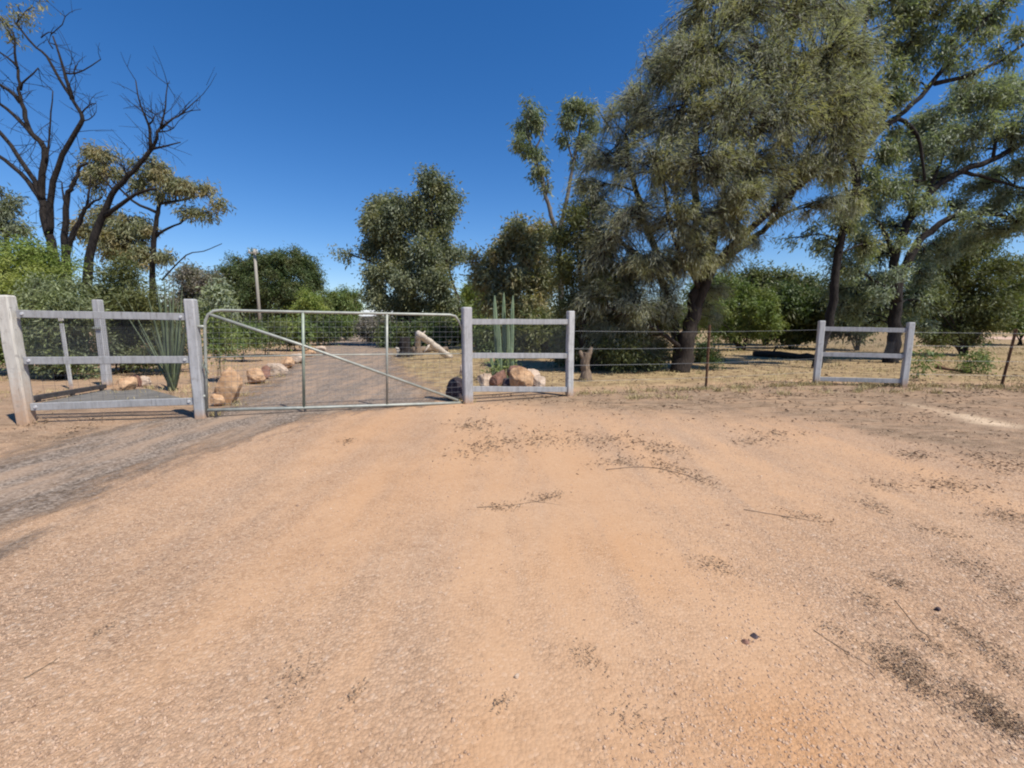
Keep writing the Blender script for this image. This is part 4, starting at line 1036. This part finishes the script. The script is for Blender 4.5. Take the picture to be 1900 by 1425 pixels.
plant("shrub", "large dull olive shrub right of the stout black trunk", "shrub", 20.0, 1790, [], [(1745, 500, 44, 40), (1800, 480, 46, 40), (1850, 500, 40, 38), (1720, 555, 46, 44), (1780, 550, 54, 46), (1845, 560, 46, 44), (1730, 605, 46, 30), (1790, 605, 54, 34), (1840, 600, 40, 28), (1690, 590, 34, 30), (1740, 632, 50, 16), (1800, 630, 50, 16), (1770, 520, 50, 50), (1715, 520, 36, 40), (1875, 540, 30, 40), (1820, 455, 40, 30), (1760, 465, 36, 30), (1880, 500, 34, 34), (1690, 560, 40, 40)], 'olive_dark', 'brown_bark', 'shrub', RS, 0.05, seed=64, dens=0.8)
plant("shrub", "dark green scrub at the photo's right edge above the dirt road", "shrub", 30.0, 1890, [], [(1885, 570, 34, 36), (1925, 560, 44, 44), (1870, 595, 30, 18), (1915, 600, 40, 20)], 'green', 'brown_bark', 'far', RS, 0.06, seed=65, dens=1.8)
plant("shrub", "fresh green shrub right of the huge olive tree's trunk", "shrub", 24.0, 1375, [], [(1375, 545, 34, 28), (1340, 575, 36, 34), (1400, 580, 34, 30), (1350, 612, 40, 24), (1395, 615, 34, 20), (1325, 610, 28, 26), (1310, 575, 34, 36), (1420, 560, 30, 34), (1425, 600, 34, 28), (1345, 545, 30, 26), (1370, 625, 60, 12), (1300, 545, 34, 40), (1288, 600, 32, 38), (1340, 520, 24, 16)], 'green', 'brown_bark', 'shrub', RS, 0.05, seed=66, dens=0.8)
plant("shrub", "dark green shrub left of the thin black leaning trunk", "shrub", 26.0, 1465, [], [(1440, 570, 34, 30), (1480, 575, 34, 30), (1510, 590, 34, 28), (1450, 605, 40, 22), (1500, 615, 36, 18), (1460, 550, 34, 26), (1505, 560, 34, 28), (1470, 622, 50, 12), (1530, 600, 34, 26)], 'dark_green', 'brown_bark', 'far', RS, 0.05, seed=67, dens=2.0)
plant("shrub", "tall dark olive bush filling the gap behind the fresh green shrub", "shrub", 30.0, 1420, [], [(1400, 525, 40, 34), (1450, 530, 44, 34), (1420, 570, 60, 40), (1490, 545, 40, 36), (1350, 545, 40, 36), (1440, 605, 80, 24)], 'olive_dark', 'brown_bark', 'far', RS, 0.06, seed=77, dens=1.8)
plant("shrub", "dark olive bush standing between the two black trunks", "shrub", 24.0, 1590, [], [(1575, 550, 36, 40), (1620, 555, 36, 40), (1590, 600, 56, 30), (1545, 590, 30, 34)], 'olive_dark', 'brown_bark', 'far', RS, 0.05, seed=78, dens=1.8)
for k, (px, py, rx, ry, lab) in enumerate([(1440, 540, 34, 24, "brownish far tree low behind the fresh green shrub"), (1500, 545, 36, 26, "brownish far tree beside the thin black leaning trunk"), (1570, 548, 40, 30, "grey far tree seen between the two black trunks")]):
    plant("far_tree", lab, "tree", 52.0, px, [([(px, 625), (px, 570)], 2.5, 1.2)], [(px, py, rx, ry), (px - rx * .5, py + ry * .6, rx * .7, ry * .7), (px + rx * .5, py + ry * .6, rx * .7, ry * .7), (px, py + ry * 1.5, rx * 1.1, ry)], ('mauve', 'gum_grey')[k // 2], 'brown_bark', 'far', "low trees on the right skyline", 0.08, seed=70 + k, dens=1.4)
plant("weed_bush", "small green weedy bush in dry grass beside the leaning rusty picket", "bush", 13.0, 1812, [], [(1800, 668, 24, 16), (1826, 668, 20, 18), (1812, 684, 24, 14)], 'green', 'brown_bark', 'shrub', None, 0.012, seed=73, dens=0.6)
plant("weed_bush", "low leafy weed growing at the short pale panel's right post", "bush", 11.2, 1706, [], [(1704, 682, 14, 14), (1716, 664, 11, 10)], 'green', 'brown_bark', 'shrub', None, 0.010, seed=74, dens=0.7)
plant("weed_bush", "small dark weed in the dry grass beside the single rusty picket", "bush", 14.0, 1330, [], [(1335, 676, 16, 8), (1320, 668, 10, 8)], 'dark_green', 'brown_bark', 'shrub', None, 0.010, seed=75, dens=0.8)
plant("weed_bush", "grey leafed low plant among the rocks behind the rail panel", "bush", 10.9, 925, [], [(918, 686, 18, 12), (938, 682, 14, 12)], 'greygreen', 'brown_bark', 'shrub', None, 0.010, seed=76, dens=0.4, )

# --- distant woodland all round, one mass
def far_wood():
    global RNG
    RNG = np.random.default_rng(91)
    pos = []
    for k in range(520):
        ang = RNG.uniform(-1.15, 1.15)
        R = RNG.uniform(95, 150)
        x, y = R * math.sin(ang) * 1.3, R * math.cos(ang)
        if -30 < x / y * 60 < -14 and RNG.uniform() < 0.5: continue
        h = RNG.uniform(3.2, 6.4)
        r = RNG.uniform(2.0, 4.2)
        n = 130
        u = unit(RNG.normal(size=(n, 3))) * RNG.uniform(0.3, 1, (n, 1)) ** 0.5
        p = np.array([x, y, h * 0.55]) + u * np.array([r, r, h * 0.5])
        pos.append(p)
    pos = np.concatenate(pos)
    pos[:, 2] = np.maximum(pos[:, 2], 0.2)
    m = len(pos)
    d = unit(RNG.normal(size=(m, 3)))
    me = quad_mesh("far_woodland", leaves_quads(pos, d, RNG.uniform(0.6, 1.3, m), RNG.uniform(0.35, 0.7, m)), RNG.uniform(0, 1, m))
    tag(link("far_woodland", me, LEAF['gum_grey']), "low grey green woodland along the horizon", None, None, 'stuff')
far_wood()

# ------------------------------------------------------------------ agave and cactus
def blade(mb, q, tip, w, sag):
    """a stiff fleshy blade, channelled, tapering to a point"""
    q, tip = np.asarray(q, float), np.asarray(tip, float)
    n = 8
    ax = tip - q
    side = unit(np.cross(ax, np.array([0.2, -1.0, 0.15])))
    nrm = unit(np.cross(side, ax))
    V, Fc = [], []
    for k in range(n + 1):
        t = k / n
        c = q + ax * t - YUP * sag * t * t
        ww = w * (0.62 + 0.9 * t * (1 - t) * 1.6) * (1 - t ** 3) * 0.5 + 0.002
        V += [c - side * ww, c - nrm * ww * 0.30, c + side * ww, c + nrm * ww * 0.12]
    for k in range(n):
        for j in range(4):
            Fc.append((k * 4 + j, k * 4 + (j + 1) % 4, (k + 1) * 4 + (j + 1) % 4, (k + 1) * 4 + j))
    mb.add(V, Fc)
def agave():
    Y = 9.6
    q = np.array([*P(318, 700, Y)[:2], 0.02])
    root = thing("agave", "tall pale green agave with stiff blades behind the wide bolted panel", "plant", q)
    tips = [(287, 508, 0, .12), (303, 500, .1, .12), (322, 503, -.1, .12), (338, 525, .2, .11), (268, 525, -.2, .10), (232, 545, .2, .05), (205, 532, .4, .04), (350, 565, -.2, .10), (276, 590, -.5, .10), (312, 575, -.5, .11), (345, 620, -.4, .10), (312, 522, .4, .12), (296, 545, .1, .11), (330, 550, .4, .11), (258, 600, .3, .08)]
    for px, py, dY, w in tips:
        mb = MB()
        blade(mb, q + np.array([RNG.uniform(-.07, .07), RNG.uniform(-.07, .07), 0]), P(px, py, Y + dY), w * 0.62, RNG.uniform(0.03, 0.12))
        mb.build("blade", MAT['agave'], root, True, loc=q).location = (0, 0, 0)
agave()
def cactus():
    Y = 11.2
    q = np.array([*P(935, 700, Y)[:2], 0.0])
    root = thing("cactus", "cluster of tall upright pale green cactus stems behind the right rail panel", "plant", q)
    for bx, tx, ty, r, dY in [(922, 919, 548, 5.5, 0), (934, 936, 543, 5.0, .15), (946, 953, 548, 5.0, -.05), (928, 927, 600, 4.5, -.15), (942, 944, 590, 4.5, .2), (951, 949, 640, 4.5, -.2), (916, 911, 650, 4.0, -.1)]:
        b0, b1 = P(bx, 700, Y + dY), P(tx, ty, Y + dY)
        b0[2] = -0.05
        rr = M(r, Y) * 0.78
        n = 10
        pts, rad = [], []
        for k in range(n + 1):
            t = k / n
            pts.append(b0 + (b1 - b0) * t + np.array([0.015 * math.sin(5 * t), 0, 0])); rad.append(rr * (0.85 + 0.15 * math.sin(3 * t)) * (1 if k < n - 1 else (0.8 if k == n - 1 else 0.25)))
        mb = MB()
        # ribbed section
        V, Fc = [], []
        m = 14
        for c, r_ in zip(pts, rad):
            for j in range(m):
                a = j / m * 2 * math.pi
                k2 = r_ * (1.0 if j % 2 else 0.74)
                V.append(c + np.array([math.cos(a) * k2, math.sin(a) * k2, 0]))
        for i in range(n):
            for j in range(m):
                Fc.append((i * m + j, i * m + (j + 1) % m, (i + 1) * m + (j + 1) % m, (i + 1) * m + j))
        Fc.append(tuple(n * m + j for j in range(m)))
        mb.add(V, Fc)
        mb.build("stem", MAT['cactus'], root, loc=q).location = (0, 0, 0)
cactus()

# ------------------------------------------------------------------ power pole, far shed
def power_pole():
    Y = 40.0
    q = np.array([*P(486, 640, Y)[:2], 0.0])
    top = hz(481, 462, q)
    root = thing("power_pole", "pale timber power pole with a short crossarm before the round dark tree", "pole", q)
    mb = MB(); mb.tube([q - YUP * 0.3, q + YUP * top * 0.5 + np.array([-0.02, 0, 0]), q + np.array([-0.04, 0, top])], [0.14, 0.125, 0.105], 12, True)
    mb.build("pole_shaft", MAT['pole'], root, True, loc=q).location = (0, 0, 0)
    c = q + np.array([-0.04, -0.20, top - 0.35])
    mb = MB(); mb.beam(c - np.array([0.42, 0, 0]), c + np.array([0.42, 0, 0]), 0.13, 0.12, up=YUP)
    arm = mb.build("crossarm", MAT['pole'], root, loc=q); arm.location = (0, 0, 0)
    for dx in (-0.34, 0.34):
        mb = MB(); mb.tube([c + np.array([dx, 0, 0.05]), c + np.array([dx, 0, 0.16]), c + np.array([dx, 0, 0.2]), c + np.array([dx, 0, 0.26])], [0.03, 0.06, 0.04, 0.055], 10)
        mb.build("insulator", MAT['iron'], arm, True, loc=q).location = (0, 0, 0)
power_pole()
def far_shed():
    Y = 66.0
    q = np.array([*P(700, 640, Y)[:2], 0.0])
    root = thing("shed", "low grey shed with pale iron roof just showing above the gate's top rail", "shed", q)
    w, d = 5.4, 3.5
    z0, z1 = 2.5, 3.35
    mb = MB()
    c = [(-w / 2, -d / 2), (w / 2, -d / 2), (w / 2, d / 2), (-w / 2, d / 2)]
    v = [(x, y, 0) for x, y in c] + [(x, y, z0) for x, y in c]
    mb.add(v, [(0, 1, 5, 4), (1, 2, 6, 5), (2, 3, 7, 6), (3, 0, 4, 7)])
    mb.build("wall", MAT['shed_wall'], root)
    mb = MB()
    e = 0.35
    v = [(-w / 2 - e, -d / 2 - e, z0 - .02), (w / 2 + e, -d / 2 - e, z0 - .02), (w / 2 + e, 0, z1), (-w / 2 - e, 0, z1), (w / 2 + e, d / 2 + e, z0 - .02), (-w / 2 - e, d / 2 + e, z0 - .02)]
    v2 = [(a, b_, c_ - 0.07) for a, b_, c_ in v]
    mb.add(v + v2, [(0, 1, 2, 3), (3, 2, 4, 5), (7, 6, 9, 8), (8, 9, 11, 10), (0, 6, 7, 1), (5, 4, 10, 11), (1, 7, 8, 2), (2, 8, 10, 4), (3, 9, 6, 0), (5, 11, 9, 3)])
    mb.build("roof", MAT['iron'], root)
    for x in (-1.4, 1.2):
        mb = MB(); mb.beam((x - 0.5, -d / 2 - 0.02, 1.5), (x + 0.5, -d / 2 - 0.02, 1.5), 0.8, 0.06, up=(0, 1, 0), ch=0.05)
        mb.build("window", MAT['dark_steel'], root)
far_shed()

# ------------------------------------------------------------------ loose stuff on the ground
def in_view(n, x0, x1, y0, y1, p=1.0):
    y = y0 + (y1 - y0) * RNG.uniform(0, 1, n) ** p
    x = RNG.uniform(x0, x1, n)
    k = np.abs(x) < y * 1.25 + 0.8
    return x[k], y[k]
def pebbles():
    global RNG
    RNG = np.random.default_rng(101)
    x, y = in_view(520000, -7, 9, 0.9, 7.5, 1.8)
    patch = np.array([0.8 * noise.noise((a * 1.7, b * 0.4, 2.0)) + 0.6 * noise.noise((a * 3, b * 2, 7.0)) for a, b in zip(x, y)])
    want = 0.10 + 0.26 * smooth(-0.2, -2.0, x) + 0.34 * smooth(0.5, 1.8, x) + 0.55 * patch + 0.3 * smooth(2.0, 1.2, y) * smooth(0.0, 0.5, np.abs(x - 0.1))
    k = RNG.uniform(0, 1, len(x)) < np.clip(want, 0.02, 1)
    x, y = x[k], y[k]
    n = len(x)
    s = 0.0022 + 0.0070 * RNG.uniform(0, 1, n) ** 3.2
    s[RNG.uniform(0, 1, n) < 0.006] *= 1.8
    z = np.array([gz(a, b) for a, b in zip(x, y)])
    oct_v = np.array([[1, 0, 0], [0, 1, 0], [-1, 0, 0], [0, -1, 0], [0, 0, 0.75], [0.1, 0.1, -0.6]])
    oct_f = np.array([[0, 1, 4], [1, 2, 4], [2, 3, 4], [3, 0, 4], [1, 0, 5], [2, 1, 5], [3, 2, 5], [0, 3, 5]])
    V = oct_v[None] * s[:, None, None] * RNG.uniform(0.6, 1.35, (n, 6, 3))
    a = RNG.uniform(0, 6.28, n)
    ca, sa = np.cos(a)[:, None], np.sin(a)[:, None]
    V = np.stack([V[..., 0] * ca - V[..., 1] * sa, V[..., 0] * sa + V[..., 1] * ca, V[..., 2]], -1)
    V += np.stack([x, y, z - s * 0.05], -1)[:, None]
    Fq = (np.arange(n) * 6)[:, None, None] + oct_f[None]
    tint = np.repeat(np.clip(RNG.beta(2.2, 2.0, n), 0, 1), 8)
    me = poly_mesh("loose_gravel", V.reshape(-1, 3), Fq.reshape(-1, 3), tint)
    tag(link("loose_gravel", me, MAT['pebble']), "small loose tan and brown stones scattered over the earth", None, None, 'stuff')
pebbles()

def leaf_litter():
    global RNG
    RNG = np.random.default_rng(102)
    X, Y, SZ = [], [], []
    x, y = in_view(95000, -9, 20, 2.0, 17, 0.9)
    yb = np.interp(x, [-30, -1.6, -1.0, 0, 2, 4.4, 5.0, 6.5, 9, 30], [99, 99, 8.2, 7.2, 6.6, 6.2, 4.4, 3.0, 2.0, 0])
    w = smooth(-0.8, 1.4, y - yb) * (0.35 + 0.65 * smooth(1.0, -0.2, y - fence_y(x)))
    patch = np.array([noise.noise((a * 0.9, b * 2.2, 12.0)) + 0.6 * noise.noise((a * 3, b * 5, 3.0)) for a, b in zip(x, y)])
    k = RNG.uniform(0, 1, len(x)) < np.clip(w * (0.28 + 0.9 * patch), 0, 1)
    X.append(x[k]); Y.append(y[k])
    # darker drifts of leaves and bark lying in streaks
    drifts = [(1655, 1235, 70, 26, -.55, 500), (1700, 1270, 70, 26, -.6, 450), (1840, 1330, 90, 34, -.5, 700), (1740, 1205, 80, 14, -.5, 220), (1850, 1220, 80, 24, -.6, 400), (1620, 1120, 34, 20, -.4, 160),
              (1660, 1085, 40, 14, -.3, 160), (1330, 1052, 44, 16, -.2, 160), (1090, 1225, 44, 28, -.6, 150), (550, 1265, 50, 50, .8, 170), (660, 1290, 22, 12, .8, 70), (1800, 1050, 60, 20, -.3, 200), (1300, 890, 40, 10, -.3, 130), (1240, 870, 50, 14, -.2, 160), (1150, 860, 60, 12, .1, 170),
              (930, 942, 40, 8, .05, 90), (1015, 925, 36, 10, .1, 110), (900, 830, 70, 22, .15, 340), (1000, 815, 90, 22, 0, 380), (1120, 820, 80, 20, 0, 330), (1230, 835, 60, 14, -.2, 240), (880, 790, 50, 14, 0, 200), (1760, 900, 90, 16, -.1, 320), (1850, 860, 80, 20, -.1, 380), (1700, 845, 60, 10, -.1, 180), (1640, 900, 50, 12, -.15, 120),
              (1500, 960, 60, 8, -.2, 90), (1620, 940, 40, 12, -.3, 110), (1870, 960, 60, 16, -.2, 240), (1750, 990, 60, 10, -.25, 120), (1180, 1340, 80, 40, -.5, 120), (640, 820, 20, 6, 0, 40), (200, 1170, 40, 10, .6, 60), (1400, 820, 60, 8, 0, 120), (1440, 805, 60, 8, 0, 120), (1880, 1110, 60, 26, -.5, 260), (1560, 1180, 50, 10, -.5, 90), (930, 1305, 26, 14, .3, 60), (1690, 1225, 60, 16, -.6, 300), (1820, 1290, 60, 18, -.5, 300), (1870, 1345, 60, 20, -.5, 300), (1780, 1170, 50, 12, -.5, 160), (60, 790, 60, 10, .2, 120), (140, 800, 60, 12, .3, 120)]
    for px, py, rx, ry, sl, n in drifts:
        a = RNG.normal(0, 0.52, (int(n * 0.9), 2))
        qx = px + a[:, 0] * rx; qy = py + a[:, 1] * ry - sl * a[:, 0] * rx
        g = np.array([G(u, v) for u, v in zip(qx, qy)])
        X.append(g[:, 0]); Y.append(g[:, 1])
    n0 = len(X[0])
    x, y = np.concatenate(X), np.concatenate(Y)
    n = len(x)
    z = np.array([gz(a, b) for a, b in zip(x, y)]) + RNG.uniform(0.004, 0.022, n)
    d = unit(np.stack([RNG.normal(size=n), RNG.normal(size=n), RNG.normal(0, 0.22, n)], -1))
    k = np.clip(y / 5.0, 0.35, 2.2)
    L = RNG.uniform(0.02, 0.06, n) * k; W = RNG.uniform(0.005, 0.016, n) * k
    tint = RNG.beta(1.4, 1.7, n)
    tint[n0:] *= 0.9
    me = quad_mesh("leaf_litter", leaves_quads(np.stack([x, y, z], -1), d, L, W), tint)
    tag(link("leaf_litter", me, MAT['litter']), "dry brown leaves and bark flakes drifted over the earth before the fence", None, None, 'stuff')
leaf_litter()

def dry_grass():
    global RNG
    RNG = np.random.default_rng(103)
    x, y = in_view(150000, -22, 34, 6.8, 34, 1.3)
    xl, xr = np.interp(y, [r[0] for r in DRIVE], [r[1] for r in DRIVE]), np.interp(y, [r[0] for r in DRIVE], [r[2] for r in DRIVE])
    off = (x < xl + 0.1) | (x > xr - 0.25)
    patch = np.array([noise.noise((a * 0.5, b * 0.5, 21.0)) + 0.6 * noise.noise((a * 2, b * 2, 5.0)) for a, b in zip(x, y)])
    beyond = smooth(-0.3, 0.9, y - fence_y(x))
    k = off & (RNG.uniform(0, 1, len(x)) < np.clip((0.30 + 1.3 * patch) * beyond, 0, 1))
    x, y = x[k], y[k]
    extra = np.zeros(len(x))
    spots = [pA, pB + np.array([0.1, 0.15, 0]), pC, pD, pE, pF, pBk, q1, q2] + [np.array([u, fence_y(u) + 0.12, 0]) for u in RNG.uniform(1.3, 15, 60)] \
        + [np.array([u, fence_y(u) - RNG.uniform(0, 1.2), 0]) for u in RNG.uniform(1.5, 14, 36)] + [G(rx, ry) for rx, ry in ((440, 752), (452, 735), (486, 712), (520, 700), (560, 677), (215, 733), (280, 722), (890, 722), (930, 722), (1010, 726), (1300, 694), (1245, 696), (1630, 690), (1086, 708), (850, 742))]
    tx, ty = [], []
    for q in spots:
        m = int(RNG.uniform(25, 90))
        r = RNG.uniform(0.04, 0.16)
        tx.append(q[0] + RNG.normal(0, r, m)); ty.append(q[1] + RNG.normal(0, r * 0.7, m))
    tx, ty = np.concatenate(tx), np.concatenate(ty)
    pk = np.concatenate([patch[k], np.full(len(tx), 0.55)])
    x, y = np.concatenate([x, tx]), np.concatenate([y, ty])
    n = len(x)
    h = RNG.uniform(0.03, 0.13, n) * (0.7 + 0.02 * y) * (0.7 + 1.3 * np.clip(pk, 0, 1))
    pos = np.stack([x, y, np.full(n, -0.01)], -1)
    d = unit(np.stack([RNG.normal(0, 0.55, n), RNG.normal(0, 0.55, n), np.ones(n)], -1))
    me = quad_mesh("dry_grass", leaves_quads(pos, d, h, np.full(n, 0.008) * (0.6 + y / 14)), RNG.beta(2, 1.6, n))
    tag(link("dry_grass", me, MAT['dry_grass']), "short dry yellow grass beyond the fence line", None, None, 'stuff')
dry_grass()

def stick(label, pix, r, mat='stump'):
    r *= 0.62
    pts = [G(px, py) + YUP * (r + gz(*G(px, py)[:2])) for px, py in pix]
    root = thing("fallen_stick", label, "stick", pts[0])
    o = np.array(root.location)
    c = catmull(np.array(pts), 12); c[1:-1] += RNG.normal(0, r * 0.8, (10, 3)) * np.array([1, 1, 0.3])
    mb = MB(); mb.tube(c, list(np.linspace(r, r * 0.45, 12)), 6)
    mb.build("stick_stem", MAT[mat], root, True, loc=o).location = (0, 0, 0)
    d = unit(c[7] - c[4]); s = np.cross(d, YUP)
    mb = MB(); L = np.linalg.norm(c[-1] - c[0]) * 0.28
    mb.tube([c[6], c[6] + (d * 0.7 + s * 0.5) * L * 0.5, c[6] + (d * 0.8 + s * 0.75) * L + YUP * r], [r * 0.6, r * 0.45, r * 0.2], 5)
    mb.build("side_twig", MAT[mat], root, True, loc=o).location = (0, 0, 0)
stick("thin dark stick at mid right, the longer one, pointing at the far panel", [(1380, 945), (1440, 955), (1515, 968)], 0.0045)
stick("dark knobbly stick on bare sand right of centre, ending in a bark clump", [(1125, 872), (1200, 868), (1262, 880), (1310, 897)], 0.0065)
stick("short forked twig lying on smooth sand at the picture's middle", [(885, 942), (950, 938), (1010, 928), (1040, 918)], 0.004)
stick("slender curved stem lying lower right beside the dark drifts", [(1660, 1115), (1700, 1165), (1725, 1180), (1745, 1182)], 0.003, 'stump')
stick("straight brown twig on the gravel at lower right of centre", [(1510, 1172), (1560, 1205), (1620, 1240)], 0.003)
stick("short brown twig on stony ground at lower left", [(45, 1262), (85, 1240), (112, 1222)], 0.004)
def stone(px, py, w, h, label, mat, seed):
    rock(px, py, w, h, label, mat, None, "stone", seed, None)
stone(1402, 1182, 15, 9, "small black stone lying in stony ground right of centre", 'dark_rock', 31)
stone(1742, 1131, 10, 8, "tiny black stone on the sand at lower right", 'dark_rock', 32)
stone(1384, 1193, 14, 9, "small brown stone touching the left of the black one", 'red_rock', 33)
stone(959, 1255, 10, 8, "tiny white stone on orange sand below the middle", 'pale_rock', 34)
